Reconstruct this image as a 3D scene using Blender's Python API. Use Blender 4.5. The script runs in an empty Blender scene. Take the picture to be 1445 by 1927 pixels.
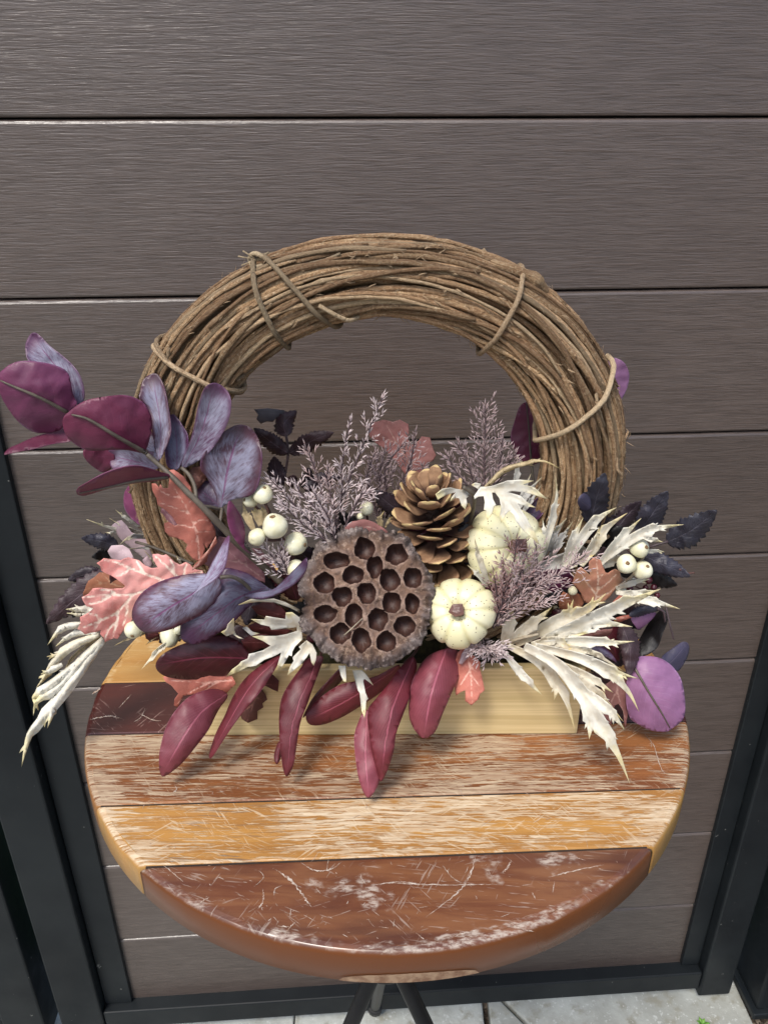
import bpy, math, random
from mathutils import Vector, Matrix, noise
from mathutils.geometry import delaunay_2d_cdt
random.seed(7)
R = math.radians
scene = bpy.context.scene
COL = scene.collection

# ------------------------------------------------------------------ camera
F, PITCH, ROLL, ZC = 1450.0, 0.44895, -0.00434, 1.68
CAM = Vector((0, 0, ZC))
fw = Vector((0, math.cos(PITCH), -math.sin(PITCH)))
_r, _u = Vector((1, 0, 0)), Vector((0, math.sin(PITCH), math.cos(PITCH)))
rt = math.cos(ROLL)*_r + math.sin(ROLL)*_u
up = -math.sin(ROLL)*_r + math.cos(ROLL)*_u
cd = bpy.data.cameras.new('camera'); cam = bpy.data.objects.new('camera', cd); COL.objects.link(cam)
cd.sensor_fit = 'VERTICAL'; cd.sensor_height = 24; cd.lens = F/1927*24
cd.clip_start = 0.02; cd.clip_end = 200
m = Matrix((rt, up, -fw)).transposed().to_4x4(); m.translation = CAM
cam.matrix_world = m; scene.camera = cam

# ------------------------------------------------------------------ light
SUN_EL, SUN_AZ = R(57), R(208)          # azimuth: clockwise from +Y (the gate is at +Y)
w = bpy.data.worlds.new('World'); scene.world = w; w.use_nodes = True
wt = w.node_tree; bg = wt.nodes['Background']
sky = wt.nodes.new('ShaderNodeTexSky'); sky.sky_type = 'NISHITA'; sky.sun_disc = False
sky.sun_elevation = SUN_EL; sky.sun_rotation = SUN_AZ; sky.dust_density = 3.0; sky.air_density = 1.0; sky.ozone_density = 1.0
wt.links.new(sky.outputs[0], bg.inputs[0]); bg.inputs[1].default_value = 0.1
sl = bpy.data.lights.new('sun', 'SUN'); sl.energy = 1.5; sl.angle = R(14); sl.color = (1, .96, .9)
sun = bpy.data.objects.new('sun', sl); COL.objects.link(sun); sun.location = (0, -2, 5)
sd = Vector((math.sin(SUN_AZ)*math.cos(SUN_EL), math.cos(SUN_AZ)*math.cos(SUN_EL), math.sin(SUN_EL)))
sun.rotation_euler = sd.to_track_quat('Z', 'Y').to_euler()
vs = scene.view_settings
vs.view_transform = 'Standard'; vs.look = 'None'; vs.gamma = 1; vs.exposure = 0.98; vs.use_curve_mapping = False

# ------------------------------------------------------------------ places
HT = 0.51115                     # camera above the table top
ZT = ZC - HT                     # table top height
TC, TR = Vector((0.002, 0.651, ZT)), 0.30
D, YAW = 1.03, 0.06279           # gate plane
KS = D/1.08
BOXY, BOXX0, BOXX1, BOXH, BOXD = 0.570, -0.175, 0.183, 0.078, 0.115

def ray(px, py): return fw + ((px-722.5)/F)*rt - ((py-963.5)/F)*up
def P(px, py, Y):
    d = ray(px, py); return CAM + d*(Y/d.y)
def onz(px, py, z):
    d = ray(px, py); return CAM + d*((z-ZC)/d.z)
def Pc(px, py, Y):
    """point on the sight line at depth Y, kept above the table top and in front of the box"""
    p = P(px, py, Y)
    if p.z < ZT+BOXH+.003 and BOXX0-.004 < p.x < BOXX1+.004 and p.y > BOXY-.004 and p.y < BOXY+.06:
        p = P(px, py, BOXY-.005)
    if p.z < ZT+.003 and p.y < TC.y+TR+.01 and (p.xy-TC.xy).length < TR+.03:
        p = onz(px, py, ZT+.003)
    return p
FR = dict(A=(0,580,.35986), B=(30,920,.36678), C=(440,720,.31834), D=(540,960,.29066), E=(820,740,.38754),
          F=(860,1000,.33218), G=(260,1160,.44291), H=(250,420,.33218), I=(720,420,.35986), a1=(0,600,.19377),
          a2=(140,960,.20761), a3=(240,860,.24913), a4=(700,860,.15225), a5=(990,880,.25606), a6=(1080,1130,.16609),
          a7=(780,860,.19377), a8=(400,1120,.22145), x=(0,0,1))
def fr(f, pts):
    x0, y0, s = FR[f]; return [(x0+s*x, y0+s*y) for x, y in pts]

# ------------------------------------------------------------------ helpers
ORG = {}
def empty(name, loc, label=None, cat=None, group=None):
    o = bpy.data.objects.new(name, None); COL.objects.link(o); o.location = loc; o.empty_display_size = .02
    ORG[o] = Vector(loc)
    if label: o['label'] = label; o['category'] = cat
    if group: o['group'] = group
    return o
def mk(name, verts, faces, mat, parent=None, uvs=None, attr=None, smooth=True, sol=0, bevel=0, kind=None):
    off = ORG[parent] if parent else Vector((0, 0, 0))
    me = bpy.data.meshes.new(name)
    me.from_pydata([tuple(Vector(v)-off) for v in verts], [], faces)
    if uvs:
        ul = me.uv_layers.new(name='UVMap')
        for lp in me.loops: ul.data[lp.index].uv = uvs[lp.vertex_index]
    for an, av in (attr or {}).items():
        a = me.attributes.new(an, 'FLOAT', 'POINT'); a.data.foreach_set('value', av)
    if smooth: me.polygons.foreach_set('use_smooth', [True]*len(me.polygons))
    me.materials.append(mat); me.update()
    o = bpy.data.objects.new(name, me); COL.objects.link(o)
    if parent: o.parent = parent
    ORG[o] = off
    if bevel:
        b = o.modifiers.new('bevel', 'BEVEL'); b.width = bevel; b.segments = 2; b.limit_method = 'ANGLE'
    if sol:
        s = o.modifiers.new('thickness', 'SOLIDIFY'); s.thickness = sol; s.offset = 0
    if kind: o['kind'] = kind
    return o
def box(x0, x1, y0, y1, z0, z1, M=None):
    v = [Vector((x, y, z)) for z in (z0, z1) for y in (y0, y1) for x in (x0, x1)]
    if M: v = [M @ p for p in v]
    return v, [(0,2,3,1), (4,5,7,6), (0,1,5,4), (2,6,7,3), (0,4,6,2), (1,3,7,5)]
def catmull(pts, n=6, closed=False):
    pts = [Vector(p) for p in pts]; N = len(pts); out = []
    rng = range(N if closed else N-1)
    for i in rng:
        p1, p2 = pts[i], pts[(i+1) % N]
        p0 = pts[i-1] if (closed or i > 0) else p1*2-p2
        p3 = pts[(i+2) % N] if (closed or i+2 < N) else p2*2-p1
        for k in range(n):
            t = k/n; t2 = t*t; t3 = t2*t
            out.append(.5*((2*p1)+(p2-p0)*t+(2*p0-5*p1+4*p2-p3)*t2+(3*p1-p0-3*p2+p3)*t3))
    if not closed: out.append(pts[-1])
    return out
def tube(path, rad, sides=8, cap=True, rough=0.0, seed=0):
    """verts, faces, uvs of a tube; rad is a number or a function of u"""
    path = [Vector(p) for p in path]; n = len(path)
    V, Fc, U = [], [], []
    t0 = (path[1]-path[0]).normalized()
    nrm = t0.orthogonal().normalized()
    L = 0
    for i, p in enumerate(path):
        t = (path[min(i+1, n-1)]-path[max(i-1, 0)]).normalized()
        nrm = (nrm-t*nrm.dot(t)).normalized(); b = t.cross(nrm)
        if i: L += (p-path[i-1]).length
        r = rad(i/(n-1)) if callable(rad) else rad
        for k in range(sides):
            a = 2*math.pi*k/sides
            q = 1.0
            if rough: q += rough*noise.noise(Vector((L*90+seed*7.1, math.cos(a)*1.3, math.sin(a)*1.3+seed)))
            V.append(p+(nrm*math.cos(a)+b*math.sin(a))*r*q); U.append((L*10, k/sides))
    for i in range(n-1):
        for k in range(sides):
            k2 = (k+1) % sides
            Fc.append((i*sides+k, i*sides+k2, (i+1)*sides+k2, (i+1)*sides+k))
    if cap:
        Fc.append(tuple(range(sides-1, -1, -1))); Fc.append(tuple(range((n-1)*sides, n*sides)))
    return V, Fc, U
def join(parts):
    V, Fc, U = [], [], []
    for v, f, *u in parts:
        o = len(V); V += v; Fc += [tuple(i+o for i in q) for q in f]
        if u: U += u[0]
    return V, Fc, (U if len(U) == len(V) else None)

# ------------------------------------------------------------------ materials
class Mat:
    def __init__(s, name, rough=.5, spec=.5):
        s.m = bpy.data.materials.new(name); s.m.use_nodes = True
        s.t = s.m.node_tree; s.b = s.t.nodes['Principled BSDF']
        s.b.inputs['Roughness'].default_value = rough
        s.b.inputs['Specular IOR Level'].default_value = spec
    def n(s, ty, ins=None, **kw):
        nd = s.t.nodes.new('ShaderNode'+ty)
        for k, v in kw.items(): setattr(nd, k, v)
        for k, v in (ins or {}).items(): s.set(nd.inputs[k], v)
        return nd
    def set(s, sock, v):
        if isinstance(v, bpy.types.NodeSocket): s.t.links.new(v, sock)
        elif isinstance(v, bpy.types.Node): s.t.links.new(v.outputs[0], sock)
        else:
            if isinstance(v, tuple) and len(v) == 3 and sock.type == 'RGBA': v = (*v, 1)
            sock.default_value = v
    def math(s, op, a, b=0.0, c=None, clamp=False):
        nd = s.t.nodes.new('ShaderNodeMath'); nd.operation = op; nd.use_clamp = clamp
        s.set(nd.inputs[0], a); s.set(nd.inputs[1], b)
        if c is not None: s.set(nd.inputs[2], c)
        return nd.outputs[0]
    def mix(s, fac, a, b, bt='MIX'):
        nd = s.t.nodes.new('ShaderNodeMix'); nd.data_type = 'RGBA'; nd.blend_type = bt
        s.set(nd.inputs[0], fac); s.set(nd.inputs[6], a); s.set(nd.inputs[7], b)
        return nd.outputs[2]
    def step(s, v, lo, hi, a=0., b=1.):
        nd = s.t.nodes.new('ShaderNodeMapRange'); nd.interpolation_type = 'SMOOTHSTEP'
        s.set(nd.inputs[0], v)
        for i, q in ((1, lo), (2, hi), (3, a), (4, b)): s.set(nd.inputs[i], q)
        return nd.outputs[0]
    def coord(s, out='Object'): return s.n('TexCoord').outputs[out]
    def mapping(s, vec, scale=(1,1,1), rot=(0,0,0), loc=(0,0,0)):
        return s.n('Mapping', {'Vector': vec, 'Scale': scale, 'Rotation': rot, 'Location': loc}).outputs[0]
    def noise(s, vec, scale, detail=4., rough=.6, dist=0.):
        return s.n('TexNoise', {'Vector': vec, 'Scale': scale, 'Detail': detail, 'Roughness': rough, 'Distortion': dist}).outputs[0]
    def bump(s, h, strength=.3, dist=.001):
        nd = s.n('Bump', {'Height': h, 'Strength': strength, 'Distance': dist}); s.set(s.b.inputs['Normal'], nd.outputs[0])
    def rnd(s): return s.n('ObjectInfo').outputs['Random']
    def col(s, c): s.set(s.b.inputs['Base Color'], c)
    def rgh(s, c): s.set(s.b.inputs['Roughness'], c)
    def hsv(s, c, h=.5, sa=1., v=1.):
        return s.n('HueSaturation', {'Hue': h, 'Saturation': sa, 'Value': v, 'Color': c}).outputs[0]

def simple(name, c, c2=None, rough=.5, scale=30, bump=.2, spec=.5, bscale=None):
    M = Mat(name, rough, spec); o = M.coord()
    if c2: M.col(M.mix(M.step(M.noise(o, scale), .35, .65), c, c2))
    else: M.col(c)
    if bump: M.bump(M.noise(o, bscale or scale*4), bump)
    return M.m

def leaf_mat(name, base, base2, rib, bloom=None, bl=(.33, .62), rough=.42, nv=9., skew=.45, veinamt=.25, edge=None, ribw=.05, spec=.5, bumpv=.25, bledge=(.55,.95)):
    M = Mat(name, rough, spec)
    uv = M.n('SeparateXYZ', {0: M.coord('UV')}); u, v = uv.outputs[0], uv.outputs[1]
    av = M.math('ABSOLUTE', M.math('MULTIPLY_ADD', v, 2., -1.))
    ob = M.coord(); nz = M.noise(ob, 55., 3.)
    c = M.mix(M.step(nz, .35, .68), base, base2)
    s = M.math('SUBTRACT', u, M.math('MULTIPLY', av, skew))
    sw = M.math('ADD', M.math('MULTIPLY', s, nv), M.math('MULTIPLY', nz, .9))
    fr_ = M.math('PINGPONG', sw, .5)
    vein = M.math('MULTIPLY', M.step(fr_, .0, .09, 1., 0.), M.step(av, .15, .9, 1., .15))
    c = M.mix(M.math('MULTIPLY', vein, veinamt), c, rib)
    if bloom:
        vec = M.n('CombineXYZ', {0: M.math('MULTIPLY', s, 20.), 1: M.math('MULTIPLY', av, 4.5), 2: M.math('ADD', M.math('MULTIPLY', v, 2.), M.math('MULTIPLY', M.rnd(), 20.))}).outputs[0]
        bn = M.math('ADD', M.math('MULTIPLY', M.noise(vec, 1., 5., .7), .6), M.math('MULTIPLY', M.noise(ob, 40., 3.), .4))
        mk_ = M.math('MULTIPLY', M.step(bn, *bl), M.step(M.math('ADD', av, M.math('MULTIPLY', nz, .3)), bledge[0]+.15, bledge[1]+.15, 1., 0.))
        mk_ = M.math('MULTIPLY', mk_, M.step(u, .78, .97, 1., .05))
        c = M.mix(mk_, c, bloom)
        M.rgh(M.math('MULTIPLY_ADD', mk_, .2, rough))
    ribm = M.math('MULTIPLY', M.step(av, ribw*.4, ribw, 1., 0.), M.step(u, .7, .98, 1., .1))
    c = M.mix(M.math('MULTIPLY', ribm, .8), c, rib)
    if edge: c = M.mix(M.math('MULTIPLY', M.step(av, .93, 1.), .6), c, edge)
    rv = M.math('MULTIPLY_ADD', M.rnd(), .35, .83)
    M.col(M.hsv(c, .5, 1., rv))
    h = M.math('ADD', M.math('ADD', M.math('MULTIPLY', vein, -.35), M.math('MULTIPLY', ribm, -.6)), M.math('ADD', M.math('MULTIPLY', M.noise(ob, 140., 4.), .7), M.math('MULTIPLY', M.noise(ob, 900., 2.), .35)))
    M.bump(h, bumpv, .0012)
    return M.m
def oak_mat(name, base, base2, vein, veinw=1.6, rough=.55, third=None):
    M = Mat(name, rough, .35); ob = M.coord()
    c = M.mix(M.step(M.noise(ob, 26., 4.), .35, .65), base, base2)
    if third: c = M.mix(M.step(M.noise(ob, 17., 2.), .52, .66), c, third)
    d = M.n('Attribute', attribute_name='vein').outputs['Fac']
    d2 = M.math('ADD', d, M.math('MULTIPLY_ADD', M.noise(ob, 300., 2.), 2., -1.))
    vm = M.step(d2, veinw*.35, veinw*1.3, 1., 0.)
    # fine net of small veins
    vo = M.n('TexVoronoi', {'Vector': ob, 'Scale': 210.}, feature='DISTANCE_TO_EDGE').outputs[0]
    net = M.math('MULTIPLY', M.step(vo, .0, .08, 1., 0.), .10)
    c = M.mix(M.math('MULTIPLY', M.math('MAXIMUM', vm, net), .95), c, vein)
    M.col(M.hsv(c, .5, 1., M.math('MULTIPLY_ADD', M.rnd(), .3, .85)))
    M.bump(M.math('ADD', M.math('MULTIPLY', vm, -.8), M.math('MULTIPLY', M.noise(ob, 110.), .8)), .3, .001)
    return M.m

MT = {}
plum, plum2 = (.085, .025, .045), (.055, .02, .034)
MT['euc_bloom'] = leaf_mat('eucalyptus_blue_bloom', plum2, plum, (.16, .045, .13), bloom=(.25, .245, .335), bl=(.33, .60), edge=(.14, .06, .13))
MT['euc_bloom_dark'] = leaf_mat('eucalyptus_dark_bloom', (.045, .014, .045), (.06, .016, .05), (.13, .04, .11), bloom=(.14, .14, .205), bl=(.33, .62), edge=(.12, .06, .13))
MT['euc_bloom_light'] = leaf_mat('eucalyptus_pale_bloom', (.11, .035, .09), (.09, .03, .08), (.2, .06, .16), bloom=(.315, .31, .41), bl=(.32, .62), edge=(.2, .12, .2), bledge=(.7, 1.05))
MT['euc_mag'] = leaf_mat('eucalyptus_magenta_underside', (.128, .018, .05), (.1, .015, .042), (.16, .04, .08), veinamt=.18, rough=.5, edge=(.22, .08, .16), ribw=.02)
MT['euc_plum'] = leaf_mat('eucalyptus_plum_underside', (.165, .034, .092), (.13, .026, .075), (.2, .07, .13), veinamt=.2, rough=.5, edge=(.3, .14, .26), ribw=.02)
MT['euc_purple'] = leaf_mat('eucalyptus_light_purple', (.27, .125, .245), (.22, .1, .205), (.33, .21, .32), veinamt=.3, rough=.5, edge=(.45, .25, .45), ribw=.02)
MT['slate'] = leaf_mat('eucalyptus_slate', (.045, .04, .075), (.06, .05, .09), (.1, .08, .12), rough=.55)
MT['burg'] = leaf_mat('burgundy_leaf', (.125, .016, .024), (.095, .012, .018), (.30, .07, .10), nv=15., skew=.5, veinamt=.45, rough=.5, edge=(.3, .1, .13), ribw=.06, bumpv=.3)
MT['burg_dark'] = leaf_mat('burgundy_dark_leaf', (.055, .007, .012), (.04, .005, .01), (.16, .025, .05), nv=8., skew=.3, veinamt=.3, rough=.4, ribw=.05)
MT['burg_light'] = leaf_mat('burgundy_rosy_leaf', (.19, .042, .058), (.145, .028, .04), (.36, .1, .14), nv=15., skew=.5, veinamt=.45, rough=.48, edge=(.35, .14, .18), ribw=.06, bumpv=.3)
MT['salmon'] = oak_mat('oak_leaf_salmon', (.50, .17, .125), (.38, .12, .09), (.70, .40, .32), 2.2)
MT['pink'] = oak_mat('oak_leaf_pink', (.66, .31, .28), (.56, .19, .17), (.86, .72, .60), 3.0, third=(.52, .36, .24))
MT['coral'] = oak_mat('oak_leaf_coral', (.50, .22, .15), (.42, .23, .13), (.74, .55, .42), 2.2)
MT['copper'] = oak_mat('oak_leaf_copper', (.3, .12, .065), (.24, .085, .05), (.36, .2, .12), 2.0)
MT['dusky'] = oak_mat('oak_leaf_dusky_mauve', (.2, .09, .105), (.16, .07, .085), (.27, .16, .16), 2.0)
MT['rosewood'] = oak_mat('oak_leaf_rosewood', (.24, .10, .092), (.19, .085, .075), (.34, .2, .17), 2.0)
MT['brown'] = oak_mat('oak_leaf_brown', (.085, .03, .022), (.06, .022, .018), (.16, .07, .055), 2.0)
MT['maroon'] = oak_mat('oak_leaf_maroon', (.09, .015, .016), (.06, .012, .013), (.16, .05, .05), 2.0)
MT['palepink'] = oak_mat('oak_leaf_pale_mauve', (.5, .38, .4), (.42, .3, .33), (.6, .5, .5), 1.2)
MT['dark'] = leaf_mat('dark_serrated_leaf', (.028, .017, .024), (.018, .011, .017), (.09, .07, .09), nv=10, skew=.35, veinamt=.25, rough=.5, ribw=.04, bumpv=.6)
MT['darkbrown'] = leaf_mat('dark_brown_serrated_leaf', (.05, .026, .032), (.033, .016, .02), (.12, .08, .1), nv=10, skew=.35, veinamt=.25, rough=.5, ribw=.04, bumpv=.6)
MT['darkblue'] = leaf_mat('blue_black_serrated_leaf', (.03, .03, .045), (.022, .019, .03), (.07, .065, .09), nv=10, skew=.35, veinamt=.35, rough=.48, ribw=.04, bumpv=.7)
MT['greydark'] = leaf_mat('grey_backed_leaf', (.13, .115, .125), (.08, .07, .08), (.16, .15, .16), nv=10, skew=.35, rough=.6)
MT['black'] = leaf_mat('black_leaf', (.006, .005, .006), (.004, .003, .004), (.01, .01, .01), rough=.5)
def white_mat(name, c, c2, tipc, stain):
    M = Mat(name, .6, .3); ob = M.coord()
    tip = M.n('Attribute', attribute_name='tip').outputs['Fac']; cr = M.n('Attribute', attribute_name='mid').outputs['Fac']
    nz = M.noise(ob, 60., 4.)
    col = M.mix(M.step(nz, .4, .65), c, c2)
    col = M.mix(M.math('MULTIPLY', M.step(M.noise(ob, 33., 3.), .55, .75), .55), col, stain)
    t2 = M.math('ADD', tip, M.math('MULTIPLY_ADD', nz, .5, -.25))
    col = M.mix(M.math('MULTIPLY', M.step(t2, .62, .98), .75), col, tipc)
    col = M.mix(M.math('MULTIPLY', M.step(cr, .75, 1.), .35), col, stain)
    M.col(col); M.bump(M.noise(ob, 200., 4.), .25, .001)
    tr = M.n('BsdfTranslucent', {'Color': col}); mx = M.n('MixShader', {0: .14, 1: M.b.outputs[0], 2: tr.outputs[0]})
    M.t.links.new(mx.outputs[0], M.t.nodes['Material Output'].inputs[0])
    return M.m
MT['white'] = white_mat('white_cut_leaf', (.76, .74, .65), (.68, .64, .53), (.76, .66, .30), (.54, .45, .30))
MT['cream'] = white_mat('cream_cut_leaf', (.75, .70, .57), (.66, .60, .45), (.74, .6, .24), (.5, .38, .22))
MT['white_shaded'] = white_mat('shaded_white_cut_leaf', (.46, .45, .42), (.38, .37, .35), (.5, .43, .22), (.34, .29, .23))  # the white leaf again, with shade put into its colours
MT['tan'] = white_mat('tan_dry_leaf', (.52, .42, .25), (.45, .35, .2), (.6, .48, .2), (.35, .25, .13))
MT['stem'] = simple('grey_brown_stem', (.12, .1, .075), (.075, .06, .045), .6, 60, .4)
MT['stem_dark'] = simple('dark_plum_stem', (.07, .045, .05), (.045, .03, .035), .6, 60, .3)
MT['stem_red'] = simple('red_brown_stem', (.09, .035, .03), (.06, .025, .02), .55, 60, .3)
MT['stem_pale'] = simple('pale_stem', (.42, .36, .26), (.3, .25, .18), .6, 60, .3)

# ------------------------------------------------------------------ leaf builder
def inside(p, poly):
    x, y = p; c = False; j = len(poly)-1
    for i in range(len(poly)):
        xi, yi = poly[i]; xj, yj = poly[j]
        if (yi > y) != (yj > y) and x < (xj-xi)*(y-yi)/(yj-yi)+xi: c = not c
        j = i
    return c
def proj(p, line):
    """nearest point of a polyline: (u 0..1, signed distance)"""
    best = None; L = 0; T = 0
    seg = [(line[i], line[i+1]) for i in range(len(line)-1)]
    tot = sum((b-a).length for a, b in seg)
    for a, b in seg:
        d = b-a; l = d.length
        if l < 1e-9: continue
        t = max(0, min(1, (p-a).dot(d)/(l*l)))
        q = a+d*t; r = (p-q).length
        if best is None or r < best[0]:
            sg = d.x*(p.y-a.y)-d.y*(p.x-a.x)
            best = (r, (L+t*l)/tot, r if sg > 0 else -r)
        L += l
    return best[1], best[2]
def tri(polys, step):
    """constrained Delaunay sheet of the union of polygons, with inner points"""
    V = []; Fc = []
    for pl in polys:
        o = len(V); V += [Vector(p) for p in pl]; Fc.append(list(range(o, o+len(pl))))
    xs = [v.x for v in V]; ys = [v.y for v in V]
    y = min(ys)+step*.5; row = 0
    while y < max(ys):
        x = min(xs)+step*(.5 if row % 2 else .1)
        while x < max(xs):
            q = (x+random.uniform(-.15, .15)*step, y+random.uniform(-.15, .15)*step)
            if any(inside(q, pl) for pl in polys): V.append(Vector(q))
            x += step
        y += step*.87; row += 1
    r = delaunay_2d_cdt(V, [], Fc, 1, 1e-3)
    return r[0], [tuple(f) for f in r[2]]
def sheet(name, polys, parent, mat, depth, step, uvf=None, attrf=None, sol=.0005):
    v2, fc = tri(polys, step)
    U, V, AT = [], [], {}
    for p in v2:
        info = uvf(p)
        V.append(Pc(p.x, p.y, depth(p, info))); U.append(info[:2])
        if attrf:
            for k, val in attrf(p, info).items(): AT.setdefault(k, []).append(val)
    fc = [f if (v2[f[1]]-v2[f[0]]).cross(v2[f[2]]-v2[f[0]]) < 0 else f[::-1] for f in fc]
    return mk(name, V, fc, mat, parent, [(a, b) for a, b in U], AT, sol=sol)
def wav(p, s, seed): return noise.noise(Vector((p.x*s, p.y*s, seed)))

def leaf(parent, f, poly, rib, Yb, Yt, mat, bow=0., cup=.004, tilt=0., smooth=True, wave=.002, name='leaf', veins=None, midrib=None, step=None):
    """a leaf blade: outline and midrib, base depth, tip depth; veins: list of polylines; midrib: (radius, material)"""
    pl = [Vector(p) for p in fr(f, poly)]; rb = catmull(fr(f, rib), 8)
    if smooth: pl = catmull(pl, 4, True)
    else:
        q = []
        for i, p in enumerate(pl):
            n = pl[(i+1) % len(pl)]; k = max(1, int((n-p).length/7))
            for j in range(k):
                pt = p.lerp(n, j/k)
                if j: pt += Vector((random.uniform(-.7, .7), random.uniform(-.7, .7)))
                q.append(pt)
        pl = q
    W = max(abs(proj(p, rb)[1]) for p in pl)
    seed = random.random()*50
    ext = max(max(p.x for p in pl)-min(p.x for p in pl), max(p.y for p in pl)-min(p.y for p in pl))
    # local half width, so that v reaches 1 at the edge
    prof = {}
    for p in pl:
        u, d = proj(p, rb); k = (round(u*12), d > 0); prof[k] = max(prof.get(k, 0), abs(d))
    def uvf(p):
        u, d = proj(p, rb); s = d > 0; k = u*12; i0 = int(k)
        def g(i): return prof.get((i, s), prof.get((i+1, s), prof.get((i-1, s), W*.5)))
        wl = max(g(i0)*(1-(k-i0))+g(min(12, i0+1))*(k-i0), W*.15)
        return u, max(0., min(1., .5+.5*d/wl)), d/W
    def depth(p, i):
        u, _, d = i
        return Yb+(Yt-Yb)*u+bow*4*u*(1-u)+cup*d*d+tilt*d+wave*wav(p, .03, seed)+wave*.5*wav(p, .08, seed)
    vn = [catmull(fr(f, x), 4) for x in (veins or [])]
    if veins is not None: vn.append(rb)
    def at(p, i):
        return {'vein': min([abs(proj(p, l)[1])+.8*proj(p, l)[0] for l in vn]) if vn else 99.}
    o = sheet(name, [pl], parent, MT[mat], depth, step or max(4., ext/ (34 if veins else 20)), uvf, at if veins is not None else None)
    if midrib:
        r, mm = midrib
        pts = []
        for k in range(15):
            p = rb[int(k/14*(len(rb)-1))]; i = uvf(p); q = Pc(p.x, p.y, depth(p, i)); pts.append(q+(CAM-q).normalized()*r*.7)
        v, fc, u = tube(pts, lambda t: r*(1-.65*t), 7)
        mk('midrib', v, fc, MT[mm], o, u)
    return o
def blade(rib, hw, teeth=0, amp=.12, peak=.42, wob=0.0):
    """outline of an ovate blade about a midrib (px); teeth > 0 makes the edge serrate"""
    rb = catmull(rib, 8); n = 40 if teeth else 16
    L, Rr = [], []
    for k in range(1, n):
        u = k/n; i = u*(len(rb)-1); a = int(i); p = rb[a].lerp(rb[min(a+1, len(rb)-1)], i-a)
        d = (rb[min(a+1, len(rb)-1)]-rb[max(a-1, 0)]).normalized(); nm = Vector((-d.y, d.x))
        e = math.log(.5)/math.log(peak); wdt = hw*math.sin(math.pi*u**e)**.75
        if teeth:
            wdt *= 1-amp*2*(1-((u*teeth) % 1))*.8
        L.append(p+nm*wdt*(1+wob*random.uniform(-1, 1))+d*(0)); Rr.append(p-nm*wdt*(1+wob*random.uniform(-1, 1)))
    return [rb[0]]+L+[rb[-1]]+Rr[::-1]
def serr(parent, f, rib, hw, Yb, Yt, mat, teeth=9, **kw):
    s = FR[f][2]; px = fr(f, rib)
    pl = blade([Vector(p) for p in px], hw*s, teeth, .16, .4, .05)
    return leaf(parent, 'x', [tuple(p) for p in pl], px, Yb, Yt, mat, smooth=False, wave=kw.pop('wave', .004), **kw)
def lobe(pts, w):
    """one pointed lobe with a tooth on each side, as an outline about its own line"""
    rb = catmull(pts, 6); n = 16; L, Rr = [], []
    ta, tb = random.uniform(.42, .6), random.uniform(.58, .75)
    def f(u, t):
        b = .55+.45*min(1, u/.3)
        if u > t: b *= .66*(1-(u-t)/(1-t))**1.05
        elif u > t-.12: b *= 1+.25*(u-t+.12)/.12
        return b
    for k in range(n):
        u = k/n; i = u*(len(rb)-1); a = int(i); p = rb[a].lerp(rb[min(a+1, len(rb)-1)], i-a)
        d = (rb[min(a+1, len(rb)-1)]-rb[max(a-1, 0)]).normalized(); nm = Vector((-d.y, d.x))
        L.append(p+nm*w*.5*f(u, ta)*random.uniform(.97, 1.03)); Rr.append(p-nm*w*.5*f(u, tb)*random.uniform(.97, 1.03))
    return L+[rb[-1]]+Rr[::-1], rb
def cut(parent, f, lobes, base, Yb, Yt, mat, extra=(), crease=.004, bow=0., wave=.004, step=7, name='leaf', wm=.80):
    """a deeply cut leaf: lobes [(points, width)] in frame f, merged into one blade; depth runs from base outwards"""
    s = FR[f][2]; polys, ribs, ws = [], [], []
    for pts, wd in lobes:
        W_ = wd*s*wm; pl, rb = lobe([Vector(p) for p in fr(f, pts)], W_); polys.append(pl); ribs.append(rb); ws.append(wd*s*.5)
        Lr = sum((rb[i+1]-rb[i]).length for i in range(len(rb)-1))
        if Lr > 30:           # small pointed side teeth, leaning to the tip
            for q in range(int(Lr/55)+1):
                t = random.uniform(.22, .86); i = int(t*(len(rb)-2)); d = (rb[i+1]-rb[i]).normalized(); nm = Vector((-d.y, d.x))*random.choice((1, -1)); an = random.uniform(.45, .75); e = d*math.cos(an)+nm*math.sin(an); b0 = rb[i]+nm*W_*.1
                l_ = W_*random.uniform(.55, .95)*(1.15-.6*t)+3; n2 = Vector((-e.y, e.x)); hw_ = W_*.16*(1.2-.7*t)+.6
                polys.append([b0-e*2+n2*hw_, b0+e*l_*.5+n2*hw_*.7, b0+e*l_, b0+e*l_*.5-n2*hw_*.7, b0-e*2-n2*hw_])
    for e in extra: polys.append([Vector(p) for p in fr(f, e)])
    b = Vector(fr(f, [base])[0]); far = max((p-b).length for pl in polys for p in pl); seed = random.random()*40
    def uvf(p):
        best = (1e9, 0, 0)
        for rb, wd in zip(ribs, ws):
            u, d = proj(p, rb)
            if abs(d)/wd < best[0]: best = (abs(d)/wd, u, 1-min(1, abs(d)/wd))
        if not ribs: best = (0, 0, .5)
        return (best[1], best[2], (p-b).length/far)
    def depth(p, i):
        t = i[2]
        return Yb+(Yt-Yb)*t+bow*4*t*(1-t)+crease*i[1]+wave*wav(p, .025, seed)
    return sheet(name, polys, parent, MT[mat], depth, step, uvf, lambda p, i: {'tip': i[0], 'mid': i[1]})
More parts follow.
